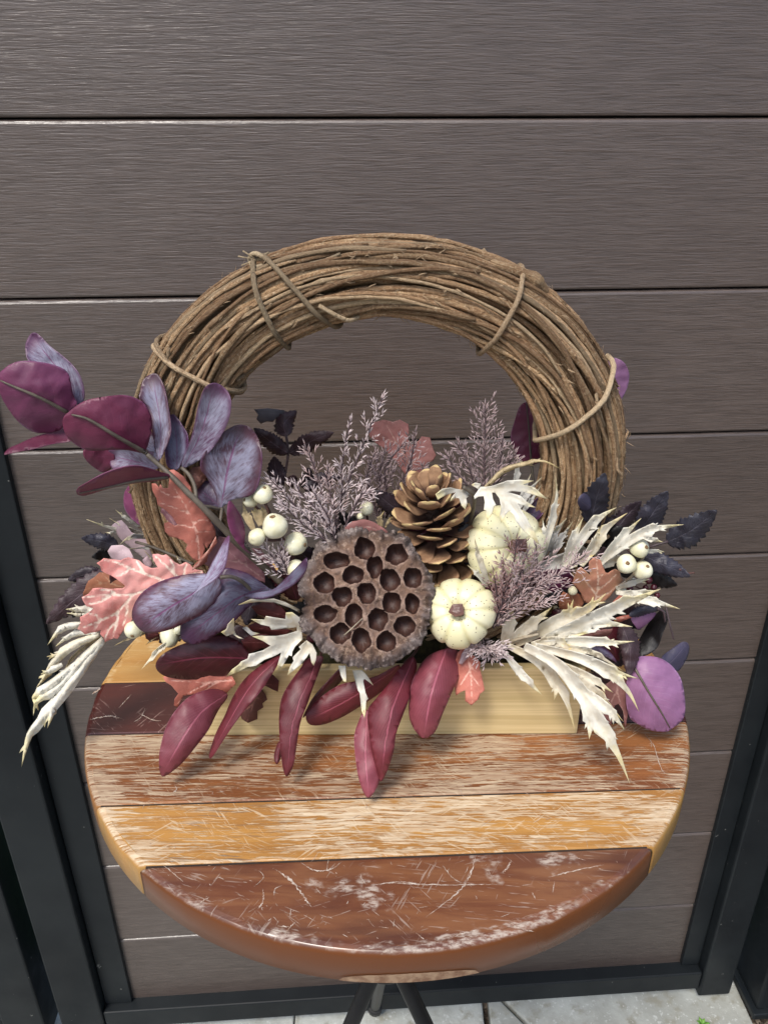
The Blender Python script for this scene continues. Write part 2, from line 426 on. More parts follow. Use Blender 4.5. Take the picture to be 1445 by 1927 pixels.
def cutpoly(parent, f, polys, ribs, base, Yb, Yt, mat, crease=.003, bow=0., wave=.004, step=7, name='leaf'):
    """a deeply cut leaf from outlines, with the lines of its lobes"""
    pls = [[Vector(p) for p in fr(f, q)] for q in polys]; rbs = [catmull(fr(f, r), 5) for r in ribs]
    b = Vector(fr(f, [base])[0]); far = max((p-b).length for pl in pls for p in pl); seed = random.random()*40
    def uvf(p):
        best = (1e9, 0)
        for rb in rbs:
            u, d = proj(p, rb)
            if abs(d) < best[0]: best = (abs(d), u)
        return (best[1], 1-min(1, best[0]/14), (p-b).length/far)
    def depth(p, i):
        t = i[2]; return Yb+(Yt-Yb)*t+bow*4*t*(1-t)+crease*i[1]+wave*wav(p, .03, seed)
    return sheet(name, pls, parent, MT[mat], depth, step, uvf, lambda p, i: {'tip': i[0], 'mid': i[1]})
def twig(parent, f, pts, Ys, r, mat, name='stem', r1=None):
    px = fr(f, pts); n = len(px)
    if not isinstance(Ys, (list, tuple)): Ys = [Ys]*n
    if len(Ys) == 2 and n > 2: Ys = [Ys[0]+(Ys[1]-Ys[0])*i/(n-1) for i in range(n)]
    c = catmull([P(x, y, Y) for (x, y), Y in zip(px, Ys)], 6)
    r1 = r if r1 is None else r1
    v, fc, u = tube(c, lambda t: r+(r1-r)*t, 8, rough=.15, seed=random.random()*9)
    return mk(name, v, fc, MT[mat] if isinstance(mat, str) else mat, parent, u)
def thing(name, f, base, Y, label, cat, group=None):
    (x, y), = fr(f, [base]); return empty(name, P(x, y, Y), label, cat, group)

# ================================================================== SETTING
def wall_mat():
    M = Mat('brown_composite_plank', .3, .65); ob = M.coord()
    off = M.n('CombineXYZ', {0: M.math('MULTIPLY', M.rnd(), 9.), 1: 0., 2: M.math('MULTIPLY', M.rnd(), 3.)}).outputs[0]
    v = M.n('VectorMath', {0: ob, 1: off}).outputs[0]
    g = M.noise(M.mapping(v, (26, 26, 520)), 1., 3., .6, .6)
    g2 = M.noise(M.mapping(v, (9, 9, 130)), 1., 3., .6, .4)
    c = M.mix(M.step(g, .3, .7), (.054, .039, .032), (.10, .076, .065))
    c = M.mix(M.math('MULTIPLY', M.step(g2, .35, .7), .35), c, (.115, .09, .078))
    c = M.mix(M.math('MULTIPLY', M.step(M.noise(v, 4., 3.), .35, .7), .25), c, (.06, .044, .038))
    c = M.hsv(c, .5, 1., M.math('MULTIPLY_ADD', M.rnd(), .22, .86))
    M.col(c); M.rgh(M.step(g, .3, .7, .42, .33)); M.b.inputs['IOR'].default_value = 1.6
    M.bump(M.math('ADD', g, M.math('MULTIPLY', g2, .5)), .5, .0016)
    return M.m
def black_mat():
    M = Mat('black_powder_coat', .45, .22); ob = M.coord()
    sp = M.step(M.noise(ob, 90., 2.), .745, .765)
    c = M.mix(M.step(M.noise(ob, 5., 4.), .3, .7), (.007, .009, .011), (.012, .015, .017))
    M.col(M.mix(M.math('MULTIPLY', sp, .5), c, (.3, .3, .28)))
    M.rgh(M.step(M.noise(ob, 12., 4.), .3, .7, .38, .55)); M.bump(M.noise(ob, 500., 2.), .08, .0005)
    return M.m
WALL, BLACK = wall_mat(), black_mat()
GM = Matrix.Translation((0, D, 0)) @ Matrix.Rotation(YAW, 4, 'Z')
Z0, KP = ZC+.02423*KS+.003, .21481*KS
def gpart(name, parent, x0, x1, y0, y1, z0, z1, mat, bevel=.002, smooth=False):
    v, f = box(x0, x1, y0, y1, z0, z1, GM); return mk(name, v, f, mat, parent, smooth=smooth, bevel=bevel)
def plank(parent, x0, x1, z0, z1):
    # profile with a rounded lip at the top and a shadow groove below
    pr = [(.022, z0), (.003, z0), (.0008, z0+.001), (0, z0+.003), (0, z1-.0070), (.0014, z1-.0042), (.0046, z1-.0022), (.022, z1-.0022)]
    V = [GM @ Vector((x, y, z)) for x in (x0, x1) for y, z in pr]; n = len(pr)
    Fc = [(i, (i+1) % n, n+(i+1) % n, n+i) for i in range(n)]+[tuple(range(n-1, -1, -1)), tuple(range(n, 2*n))]
    return mk('plank', V, Fc, WALL, parent, smooth=False)
XL, XR = -.5214, .630
gate = empty('plank_gate', GM @ Vector((.05, 0, .03)), 'brown composite plank gate in a black metal frame behind the table', 'gate')
for i in range(-2, 9):
    z1 = Z0-KP*i+0.0; z0 = z1-KP
    if i == 8: z0 = .05
    if z1 - z0 > .02: plank(gate, XL-.02, XR+.02, z0+.0, z1)
gpart('backing', gate, XL-.02, XR+.02, .023, .03, .05, Z0+KP*2, BLACK)
gpart('channel', gate, -.575, XL, -.010, .03, .092, 2.15, BLACK)
gpart('channel', gate, XR, .668, -.010, .03, .092, 2.15, BLACK)
gpart('stile', gate, -.661, -.577, -.032, .03, .018, 2.15, BLACK, .004)
gpart('stile', gate, .670, .740, -.032, .03, .018, 2.15, BLACK, .004)
gpart('bottom_rail', gate, -.576, .669, -.028, .022, .038, .090, BLACK, .003)
gpart('top_rail', gate, -.576, .669, -.028, .03, 2.118, 2.15, BLACK, .003)
gl = empty('neighbour_gate', GM @ Vector((-.95, 0, .03)), 'black edged gate leaf cut off at the far left border', 'gate')
gpart('stile', gl, -.775, -.693, -.032, .03, .018, 2.15, BLACK, .004)
gpart('channel', gl, -.83, -.777, -.010, .03, .092, 2.15, BLACK)
gpart('bottom_rail', gl, -1.35, -.776, -.028, .022, .038, .090, BLACK, .003)
for i in range(-2, 9):
    z1 = Z0-KP*i; z0 = max(z1-KP, .05)
    if z1-z0 > .02: plank(gl, -1.35, -.83, z0, z1)
gp = empty('gate_post', GM @ Vector((.86, 0, 0)), 'thick black metal post at the far right border', 'post')
gpart('post_tube', gp, .775, .95, -.075, .09, .03, 2.15, BLACK, .006)
gpart('base_plate', gp, .765, .96, -.085, .10, .012, .029, BLACK, .003)

def stone_mat():
    M = Mat('pale_stone_slab', .7, .3); ob = M.coord()
    c = M.mix(M.step(M.noise(ob, 9., 5.), .35, .65), (.30, .31, .28), (.42, .44, .41))
    c = M.mix(M.step(M.noise(ob, 28., 4.), .5, .7), c, (.25, .245, .2))
    c = M.mix(M.math('MULTIPLY', M.step(M.noise(ob, 120., 3.), .58, .7), .6), c, (.55, .57, .55))
    M.col(c); M.bump(M.noise(ob, 70., 5.), .5, .003); return M.m
def soil_mat():
    M = Mat('bark_mulch_soil', .9, .2); ob = M.coord()
    c = M.mix(M.step(M.noise(M.mapping(ob, (40, 90, 40)), 1., 4.), .4, .62), (.05, .038, .028), (.21, .17, .13))
    M.col(c); M.bump(M.noise(ob, 60., 5.), 1., .01); return M.m
def lawn_mat():
    M = Mat('lawn', .8, .2); ob = M.coord()
    M.col(M.mix(M.step(M.noise(ob, 40., 5.), .35, .65), (.03, .075, .015), (.09, .17, .04))); M.bump(M.noise(ob, 90.), 1., .02); return M.m
STONE, SOIL, LAWN = stone_mat(), soil_mat(), lawn_mat()
g = mk('ground', [(-40, -40, -.03), (40, -40, -.03), (40, 1.2, -.03), (-40, 1.2, -.03)], [(0, 1, 2, 3)], SOIL); g['kind'] = 'structure'
g = mk('lawn', [(-40, 1.2, -.012), (40, 1.2, -.012), (40, 40, -.012), (-40, 40, -.012)], [(0, 1, 2, 3)], LAWN); g['kind'] = 'structure'
pv = empty('pavement', (0, .6, -.03)); pv['kind'] = 'structure'
def slab(pts):
    n = len(pts); V = [Vector((x, y, -.03)) for x, y in pts]+[Vector((x, y, 0+random.uniform(-.001, .001))) for x, y in pts]
    mk('paving_stone', V, [tuple(range(n-1, -1, -1)), tuple(range(n, 2*n))]+[(i, (i+1) % n, n+(i+1) % n, n+i) for i in range(n)], STONE, pv, smooth=False, bevel=.004)
sx = [-2.1, -1.55, -1.10, -.655, -.19, .205, .795]
for r_, (ya, yb) in enumerate(((-1.6, -.95), (-.94, -.3), (-.29, .42), (.43, 1.16))):
    for i in range(len(sx)-1):
        o = .0 if r_ == 3 else (.2 if r_ % 2 else -.1)
        x0, x1 = sx[i]+o+.006, sx[i+1]+o-.006
        if r_ == 3 and i == 4:
            slab([(x0, ya), (x1, ya), (x1+.01, yb), (x0-.012, yb)])
        elif r_ == 3 and i == 5:      # split by a slanting crack
            slab([(x0, ya), (.47, ya), (.30, .985), (.235, 1.06), (x0+.01, 1.075)])
            slab([(.478, ya), (x1, ya), (x1-.02, yb), (x0+.012, yb), (x0+.012, 1.081), (.239, 1.066), (.306, .989)])
        else: slab([(x0, ya), (x1, ya), (x1, yb), (x0, yb)])
# mulch chips in the bed at the right
V, Fc = [], []
for i in range(700):
    x, y = random.uniform(.79, 1.1), random.uniform(.55, 1.15); a = random.uniform(0, 3.14); l, wd = random.uniform(.008, .028), random.uniform(.002, .005)
    M_ = Matrix.Translation((x, y, -.022+random.uniform(0, .012))) @ Matrix.Rotation(a, 4, 'Z') @ Matrix.Rotation(random.uniform(-.4, .4), 4, 'Y')
    v, f = box(-l, l, -wd, wd, -.0015, .0015, M_); o = len(V); V += v; Fc += [tuple(q+o for q in t) for t in f]
mc = mk('mulch_chips', V, Fc, SOIL, None, smooth=False); mc['kind'] = 'stuff'; mc['label'] = 'brown bark mulch beside the stone paving'; mc['category'] = 'mulch'
# small weed in the paving joint
wd_ = thing('weed', 'x', (1320, 1922), 1.0, 'tiny green weed sprouting by the paving at bottom right', 'weed')
wp = onz(1320, 1930, 0.0); wd_.location = wp; ORG[wd_] = wp
WEED = simple('weed_leaf', (.12, .3, .05), (.2, .4, .08), .5, 80)
for k in range(7):
    a = k*.9; d = Vector((math.cos(a), math.sin(a), 0)); l = random.uniform(.010, .017); s = Vector((-d.y, d.x, 0))*.0035
    z = Vector((0, 0, 1))
    V = [wp+z*.002, wp+d*l*.5+s+z*.008, wp+d*l+z*.009, wp+d*l*.5-s+z*.008]
    mk('leaf', V, [(0, 1, 2, 3)], WEED, wd_, sol=.0006)

# ================================================================== TABLE
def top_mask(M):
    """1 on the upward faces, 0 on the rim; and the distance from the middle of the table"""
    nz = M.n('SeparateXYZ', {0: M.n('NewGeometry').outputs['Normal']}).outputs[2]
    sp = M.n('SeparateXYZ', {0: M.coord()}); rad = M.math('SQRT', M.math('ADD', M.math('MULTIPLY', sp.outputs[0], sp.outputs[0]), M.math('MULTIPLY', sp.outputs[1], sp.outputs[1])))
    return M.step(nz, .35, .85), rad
def worn_mat(name, base, base2, pale, amt, gy=140., dark=(.1, .06, .035), rimc=(.3, .16, .05)):
    """open grained timber, finish worn off along the fibres"""
    M = Mat(name, .5, .4); ob = M.coord('Object')
    topm, rad = top_mask(M)
    warp = M.noise(ob, 6., 2.)
    q = M.n('VectorMath', {0: ob, 1: M.n('CombineXYZ', {0: 0., 1: M.math('MULTIPLY', warp, .014), 2: 3.1}).outputs[0]}).outputs[0]
    f1 = M.noise(M.mapping(q, (42, gy*4.6, 9)), 1., 4., .65, .25)
    f2 = M.noise(M.mapping(q, (20, gy*1.9, 5)), 1., 5., .7, .25)
    f3 = M.noise(M.mapping(q, (5, gy*.45, 5), (0, 0, 0), (7, 2, 0)), 1., 4., .6, .4)
    big = M.noise(M.mapping(q, (7, 16, 6)), 1., 5., .65)
    c = M.mix(M.step(f3, .36, .64), base, base2)
    mixn = M.math('ADD', M.math('MULTIPLY', f1, .62), M.math('ADD', M.math('MULTIPLY', f2, .28), M.math('MULTIPLY', f3, .10)))
    thr = M.math('SUBTRACT', M.math('MULTIPLY_ADD', big, -.42, .735-amt), M.math('MULTIPLY', M.step(rad, .265, .295), .05))
    w_ = M.math('MULTIPLY', M.step(mixn, M.math('SUBTRACT', thr, .022), M.math('ADD', thr, .022)), topm)
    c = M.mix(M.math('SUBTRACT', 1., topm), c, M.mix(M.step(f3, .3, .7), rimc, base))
    pl = M.mix(M.step(f2, .4, .6), pale, M.mix(.5, pale, base2))
    c = M.mix(M.math('MULTIPLY', w_, .9), c, pl)
    dk_ = M.math('MULTIPLY', M.step(M.noise(M.mapping(q, (20, gy*3, 14), (0, 0, 0), (3, 1, 0)), 1., 4., .6, .5), .56, .64), M.step(M.noise(ob, 9., 3.), .45, .65))
    c = M.mix(M.math('MULTIPLY', M.math('MULTIPLY', dk_, topm), .65), c, dark)
    for rz in (.9, -.6, 1.5, -1.1):
        sc_ = M.math('MULTIPLY', M.step(M.noise(M.mapping(M.mapping(ob, (1, 1, 1), (0, 0, rz)), (560, 36, 8)), 1., 2.5), .62, .66), M.step(M.noise(M.mapping(ob, (1, 1, 1), (0, 0, 0), (rz*7, 0, 0)), 15., 2.), .46, .58))
        c = M.mix(M.math('MULTIPLY', M.math('MULTIPLY', sc_, topm), .5), c, pale)
    M.col(c); M.rgh(M.math('MULTIPLY_ADD', w_, .25, .38))
    M.bump(M.math('ADD', M.math('MULTIPLY', f1, .6), M.math('MULTIPLY', w_, .35)), .55, .0012)
    return M.m
def lacquer_mat(name, base, base2, dark, pale, sc=1., rough=.2, wear=.66, rimc=(.13, .045, .016)):
    """lacquered timber with scratches and rubbed patches"""
    M = Mat(name, rough, .5); ob = M.coord()
    f = M.noise(M.mapping(ob, (7, 70, 7)), 1., 5., .6, 1.2); b = M.noise(M.mapping(ob, (5, 14, 5)), 1., 3., .5, .8)
    c = M.mix(M.step(f, .35, .65), base, base2); c = M.mix(M.math('MULTIPLY', M.step(b, .42, .62), .7), c, dark)
    topm, rad = top_mask(M); tot = None
    for rz, th, s_ in ((.5, .63, (520, 34, 8)), (-.75, .63, (560, 40, 8)), (1.25, .64, (600, 44, 8)), (.12, .63, (40, 700, 8)), (-1.2, .64, (600, 50, 8))):
        t = M.math('MULTIPLY', M.step(M.noise(M.mapping(M.mapping(ob, (1, 1, 1), (0, 0, rz)), s_), 1., 2.5), th, th+.04), M.step(M.noise(M.mapping(ob, (1, 1, 1), (0, 0, 0), (rz*9, 0, 0)), 16., 2.), .5, .6))
        tot = t if tot is None else M.math('MAXIMUM', tot, t)
    rn = M.math('ADD', M.noise(ob, 21., 4.), M.math('MULTIPLY', M.step(rad, .286, .293), .13))
    rub = M.math('MULTIPLY', M.step(rn, wear, wear+.08), M.step(M.noise(M.mapping(ob, (90, 260, 60)), 1., 5., .7), .42, .62))
    tot = M.math('MULTIPLY', M.math('MAXIMUM', M.math('MULTIPLY', tot, .6*sc), M.math('MULTIPLY', rub, .75)), topm)
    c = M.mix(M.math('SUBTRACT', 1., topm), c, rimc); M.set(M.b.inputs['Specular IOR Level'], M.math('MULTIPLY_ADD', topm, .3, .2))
    M.col(M.mix(tot, c, pale)); M.rgh(M.math('MULTIPLY_ADD', tot, .45, M.step(b, .3, .7, rough, rough+.12)))
    M.bump(M.math('SUBTRACT', M.math('MULTIPLY', f, .4), tot), .25, .0008); M.set(M.b.inputs['Coat Weight'], M.math('MULTIPLY_ADD', topm, .3, .08)); M.b.inputs['Coat Roughness'].default_value = .2
    return M.m
TM = [lacquer_mat('ochre_lacquer_plank', (.44, .22, .055), (.36, .165, .035), (.5, .3, .1), (.6, .42, .2), .7, .3, .56, (.34, .18, .05)),
      lacquer_mat('dark_red_lacquer_plank', (.075, .014, .009), (.055, .011, .008), (.05, .012, .009), (.36, .24, .2), .9, .3, .7, (.06, .014, .01)),
      worn_mat('worn_brown_plank', (.27, .105, .034), (.16, .056, .02), (.50, .395, .27), .005),
      worn_mat('worn_tan_plank', (.44, .225, .06), (.32, .15, .04), (.64, .53, .37), .004, 130., (.13, .1, .08), (.34, .2, .065)),
      lacquer_mat('red_brown_lacquer_plank', (.125, .042, .02), (.2, .082, .036), (.05, .018, .014), (.50, .43, .36), .55, .26, .575)]
seams = [((187, 1285), (1250, 1262)), ((158, 1382), (1290, 1356)), ((178, 1516), (1284, 1482)), ((268, 1630), (1240, 1592))]
def tline(s):
    a, b = onz(*s[0], ZT), onz(*s[1], ZT); k = (b.y-a.y)/(b.x-a.x); return lambda x: a.y+k*(x-a.x)
lines = [None]+[tline(s) for s in seams]+[None]     # back to front
table = empty('round_table', (TC.x, TC.y, 0), 'round bar table with worn multicoloured plank top and black tripod legs', 'table')
TH = .036
def clip(Rr, hi, lo, n=140):
    """disc of radius Rr between two lines, as loop of points"""
    out = []
    def ang(f):      # crossing angles of line with circle: left, right
        best = []
        for i in range(1440):
            a0, a1 = 2*math.pi*i/1440, 2*math.pi*(i+1)/1440
            g0 = TC.y+Rr*math.sin(a0)-f(TC.x+Rr*math.cos(a0)); g1 = TC.y+Rr*math.sin(a1)-f(TC.x+Rr*math.cos(a1))
            if g0*g1 <= 0 and g0 != g1: best.append(a0+(a1-a0)*g0/(g0-g1))
        best.sort(key=lambda a: math.cos(a)); return best[0], best[-1]
    pt = lambda a: Vector((TC.x+Rr*math.cos(a), TC.y+Rr*math.sin(a)))
    def arc(a, b, k): return [pt(a+(b-a)*i/k) for i in range(k+1)]
    tau = 2*math.pi
    if hi is None:
        l, r = ang(lo); r = r if r < math.pi else r-tau; return arc(r, l, n)
    if lo is None:
        l, r = ang(hi); r = r if r > math.pi else r+tau; return arc(l, r, n)
    lh, rh = ang(hi); ll, rl = ang(lo)
    if rh > math.pi: rh -= tau
    if rl > math.pi: rl -= tau
    return arc(lh, ll, n//2)+arc(rl, rh, n//2)
def chip(p, k): return noise.noise(Vector((p.x*45, p.y*45, 3+k)))
for i in range(5):
    hi, lo = lines[i], lines[i+1]
    lv = [(TR-.003, -TH, 0), (TR, -TH+.004, 0), (TR, -.0062, 0), (TR-.0008, -.0028, 0), (TR-.0026, -.0008, .0002), (TR-.0058, 0, .001)]
    V, Fc, n = [], [], None
    for r_, z, s in lv:
        gap = .0010+s
        h_ = (lambda x, hi=hi: hi(x)-gap) if hi else None; l_ = (lambda x, lo=lo: lo(x)+gap) if lo else None
        lp = clip(r_, h_, l_); n = len(lp)
        for p in lp:
            d = chip(p, i)
            rr = (p-TC.xy).length
            wob = max(0, d-.15)*.004*(1 if z > -.005 else 0)*(1 if rr > TR-.012 else 0)
            V.append(Vector((p.x, p.y, ZT+z-wob)))
    for k in range(len(lv)-1):
        Fc += [(k*n+j, k*n+(j+1) % n, (k+1)*n+(j+1) % n, (k+1)*n+j) for j in range(n)]
    Fc.append(tuple(range(n-1, -1, -1))); Fc.append(tuple(range((len(lv)-1)*n, len(lv)*n)))
    o = mk('plank', V, Fc, TM[i], table, smooth=False)
    for q in o.data.polygons: q.use_smooth = len(q.vertices) == 4 and abs(q.normal.z) < .95
JOINT = simple('dark_joint_filler', (.022, .014, .01), (.035, .022, .015), .9, 60, .2)
for sm in seams:
    a, b_ = onz(*sm[0], ZT), onz(*sm[1], ZT); d = (b_-a).normalized(); mid = (a+b_)/2; cc = TC-mid; h_ = cc.dot(Vector((-d.y, d.x, 0))); hl_ = math.sqrt((TR-.004)**2-h_*h_); c0 = mid+d*(cc.dot(d)); nm = Vector((-d.y, d.x, 0))*.0008
    z = Vector((0, 0, 1)); q = [c0-d*hl_-nm, c0+d*hl_-nm, c0+d*hl_+nm, c0-d*hl_+nm]
    mk('joint', [p+z*-.030 for p in q]+[p+z*-.0012 for p in q], [(3, 2, 1, 0), (4, 5, 6, 7), (0, 1, 5, 4), (1, 2, 6, 5), (2, 3, 7, 6), (3, 0, 4, 7)], JOINT, table, smooth=False)
# deliberate scratches on the front plank, and the rubbed lip
SCR = simple('bare_scratched_wood', (.52, .45, .38), (.26, .16, .11), .8, 260, .4)
def scratch(f, pts, wpx):
    c = catmull(fr(f, pts), 16); V, Fc = [], []; zz = ZT+.00015+random.random()*.0003
    for i, p in enumerate(c):
        d = (c[min(i+1, len(c)-1)]-c[max(i-1, 0)]).normalized(); nm = Vector((-d.y, d.x)); t = i/(len(c)-1)
        wv = wpx*.34*min(1, 4*t, 4*(1-t))*random.uniform(.25, 1.25)+.1; p = p+nm*random.uniform(-.25, .25)*wpx
        for s in (1, -1): q = p+nm*wv*s; V.append(onz(q.x, q.y, zz))
    n = len(c); return V, [(2*i, 2*i+1, 2*i+3, 2*i+2) for i in range(n-1)]
V, Fc = [], []
T2, T3 = (130, 1180, .436), (700, 1230, .436); FR['t2'] = T2; FR['t3'] = T3
for f, pts, wpx in (('t3', [(450, 870), (420, 960), (370, 1030), (230, 1138)], 4), ('t3', [(60, 990), (300, 998), (550, 995)], 3),
                    ('t3', [(305, 915), (345, 965), (385, 990)], 2.5), ('t3', [(0, 1000), (120, 985), (240, 1000)], 2.5), ('t3', [(600, 890), (580, 930), (560, 945)], 6),
                    ('t3', [(385, 1040), (340, 1090), (325, 1090)], 2), ('t3', [(760, 965), (860, 940), (1000, 910)], 3), ('t3', [(690, 1030), (705, 1060)], 3),
                    ('t3', [(590, 1160), (650, 1190), (700, 1200)], 3), ('t3', [(190, 1205), (225, 1235)], 3), ('t3', [(360, 1220), (400, 1205), (450, 1195)], 6), ('t3', [(1175, 345), (1215, 400), (1240, 480), (1262, 520)], 2.5),
                    ('t2', [(890, 1045), (960, 1095), (1010, 1160), (1050, 1210)], 6), ('t2', [(1000, 1015), (1060, 1050), (1130, 1045), (1180, 1010)], 3), ('t2', [(405, 1025), (460, 1070), (495, 1100)], 2.5),
                    ('t2', [(838, 1130), (838, 1180), (815, 1218)], 3.5), ('t2', [(885, 1160), (890, 1130), (920, 1115)], 2), ('t2', [(980, 1270), (950, 1300), (930, 1330)], 3), ('t2', [(900, 1290), (950, 1295)], 3),
                    ('t2', [(560, 1195), (605, 1165)], 4), ('t2', [(820, 1050), (840, 1080), (800, 1120)], 1.5), ('t2', [(1120, 1000), (1115, 1050), (1150, 1020)], 2),
                    ('t2', [(455, 680), (465, 700), (450, 715)], 3), ('t2', [(270, 290), (215, 350)], 2), ('t2', [(300, 370), (360, 400), (400, 405)], 2), ('t2', [(280, 410), (310, 390), (330, 350)], 1.5), ('t2', [(90, 400), (170, 385), (230, 395)], 4), ('t2', [(100, 290), (140, 262)], 4)):
    v, q = scratch(f, pts, wpx); o = len(V); V += v; Fc += [tuple(a+o for a in t) for t in q]
rnd_ = random.Random(3)
for k in range(120):       # fine nicks all over the front plank
    x, y = rnd_.uniform(300, 1220), rnd_.uniform(1610, 1775)
    if ((x-725)/570)**2+((y-1400)/385)**2 > .93: continue
    a = rnd_.choice((.3, -.5, .9, 1.5, -1.1))+rnd_.uniform(-.3, .3); l = rnd_.expovariate(1/9)+3
    v, q = scratch('x', [(x, y), (x+l*.5*math.cos(a)+rnd_.uniform(-1, 1), y+l*.5*math.sin(a)*.7), (x+l*math.cos(a), y+l*math.sin(a)*.7)], rnd_.uniform(.6, 1.8)); o = len(V); V += v; Fc += [tuple(b+o for b in t) for t in q]
for k in range(70):
    x, y = rnd_.uniform(170, 1280), rnd_.uniform(1395, 1600)
    if ((x-725)/570)**2+((y-1400)/385)**2 > .95: continue
    a = rnd_.uniform(-1.6, 1.6); l = rnd_.expovariate(1/8)+3
    v, q = scratch('x', [(x, y), (x+l*.5*math.cos(a)+rnd_.uniform(-1, 1), y+l*.5*math.sin(a)*.7), (x+l*math.cos(a), y+l*math.sin(a)*.7)], rnd_.uniform(.6, 1.5)); o = len(V); V += v; Fc += [tuple(b+o for b in t) for t in q]
mk('scratches', V, Fc, SCR, table, smooth=False, kind='stuff')
# bare half-moon patch low on the rim
V, Fc = [], []
for i in range(41):
    a = -math.pi/2+.05+(i/40-.5)*.34; hh = .0095*math.sqrt(max(0, 1-(2*i/40-1)**2))+.0005*random.random()
    for z in (-TH+.004, -TH+.004+hh): V.append(Vector((TC.x+(TR+.0004)*math.cos(a), TC.y+(TR+.0004)*math.sin(a), ZT+z)))
Fc = [(2*i, 2*i+2, 2*i+3, 2*i+1) for i in range(40)]
mk('bare_rim_patch', V, Fc, simple('bare_rim_wood', (.30, .2, .125), (.17, .09, .05), .7, 120, .4), table)
# tripod legs crossing at a waist
LEG = simple('black_metal_leg', (.006, .0065, .0075), (.01, .01, .011), .45, 30, .1, .2)
RUB = simple('black_rubber_foot', (.012, .012, .012), None, .7, 30, .2)
WA = Vector((.0, TC.y, .73))
foot3 = onz(706, 1912, 0)
for fx, fy, off in ((-.27, .50, Vector((-.008, -.006, 0))), (.29, .50, Vector((.010, -.006, 0))), (foot3.x, foot3.y, Vector((0, .012, 0)))):
    ft = Vector((fx, fy, .03)); wp_ = WA+off; d = (wp_-ft); tp = ft+d*((ZT-TH-.006-ft.z)/d.z)
    v, f, u = tube([ft, wp_, tp], .0105, 14); lg = mk('leg', v, f, LEG, table, u)
    v, f, u = tube([ft-d.normalized()*.03, ft-d.normalized()*.028, ft+d.normalized()*.02, ft+d.normalized()*.024], lambda t: .0155 if .1 < t < .9 else .0125, 14); mk('rubber_foot', v, f, RUB, lg, u)
v = [WA+Vector((.034*math.cos(a), .034*math.sin(a), z)) for z in (-.012, .012) for a in [2*math.pi*k/24 for k in range(24)]]
mk('waist_ring', v, [(k, (k+1) % 24, 24+(k+1) % 24, 24+k) for k in range(24)]+[tuple(range(23, -1, -1)), tuple(range(24, 48))], LEG, table, smooth=False, bevel=.003)
v = [Vector((TC.x+.17*math.cos(a), TC.y+.17*math.sin(a), ZT-TH+z)) for z in (-.006, -.0005) for a in [2*math.pi*k/48 for k in range(48)]]
mk('mounting_plate', v, [(k, (k+1) % 48, 48+(k+1) % 48, 48+k) for k in range(48)]+[tuple(range(47, -1, -1)), tuple(range(48, 96))], LEG, table, smooth=False)

# ================================================================== PLANTER BOX
def bamboo_mat():
    M = Mat('golden_bamboo_board', .38, .5); ob = M.coord()
    q = M.mapping(ob, (3, 3, 330))
    f = M.noise(q, 1., 3., .6, .3); f2 = M.noise(M.mapping(ob, (2, 2, 90)), 1., 3.)
    c = M.mix(M.step(f, .38, .62), (.50, .38, .18), (.66, .52, .28)); c = M.mix(M.math('MULTIPLY', M.step(f2, .4, .7), .5), c, (.66, .51, .26))
    c = M.mix(M.math('MULTIPLY', M.step(f, .60, .70), .35), c, (.36, .25, .1))
    M.col(c); M.bump(f, .25, .0006); return M.m
BAM = bamboo_mat()
pb = empty('planter_box', ((BOXX0+BOXX1)/2, BOXY+BOXD/2, ZT), 'rectangular golden bamboo planter box standing on the round table', 'planter')
def bpart(name, *a): v, f = box(*a); return mk(name, v, f, BAM, pb, smooth=False, bevel=.0012)
bpart('front_board', BOXX0, BOXX1, BOXY, BOXY+.009, ZT+.0006, ZT+BOXH)
bpart('back_board', BOXX0, BOXX1, BOXY+BOXD-.009, BOXY+BOXD, ZT+.0006, ZT+BOXH)
bpart('side_board', BOXX0, BOXX0+.009, BOXY+.0095, BOXY+BOXD-.0095, ZT+.0006, ZT+BOXH-.0005)
bpart('side_board', BOXX1-.009, BOXX1, BOXY+.0095, BOXY+BOXD-.0095, ZT+.0006, ZT+BOXH-.0005)
bpart('base_board', BOXX0+.0095, BOXX1-.0095, BOXY+.0095, BOXY+BOXD-.0095, ZT+.001, ZT+.009)
# moss mound filling the box
MOSS = simple('dark_moss', (.022, .02, .012), (.05, .045, .02), .95, 90, 1., .1, 250)
V, Fc = [], []; nx, ny = 60, 22
for j in range(ny+1):
    for i in range(nx+1):
        u, t = i/nx, j/ny; x = BOXX0+.0105+(BOXX1-BOXX0-.021)*u; y = BOXY+.0105+(BOXD-.021)*t
        hgt = .058+.03*math.sin(math.pi*u)**.5*math.sin(math.pi*t)**.6+.008*noise.noise(Vector((x*60, y*60, 0)))+.004*noise.noise(Vector((x*160, y*160, 3)))
        V.append(Vector((x, y, ZT+hgt)))
Fc = [(j*(nx+1)+i, j*(nx+1)+i+1, (j+1)*(nx+1)+i+1, (j+1)*(nx+1)+i) for j in range(ny) for i in range(nx)]
mo = mk('moss', V, Fc, MOSS, None); mo['kind'] = 'stuff'; mo['label'] = 'dark dried moss filling the planter box under the leaves'; mo['category'] = 'moss'

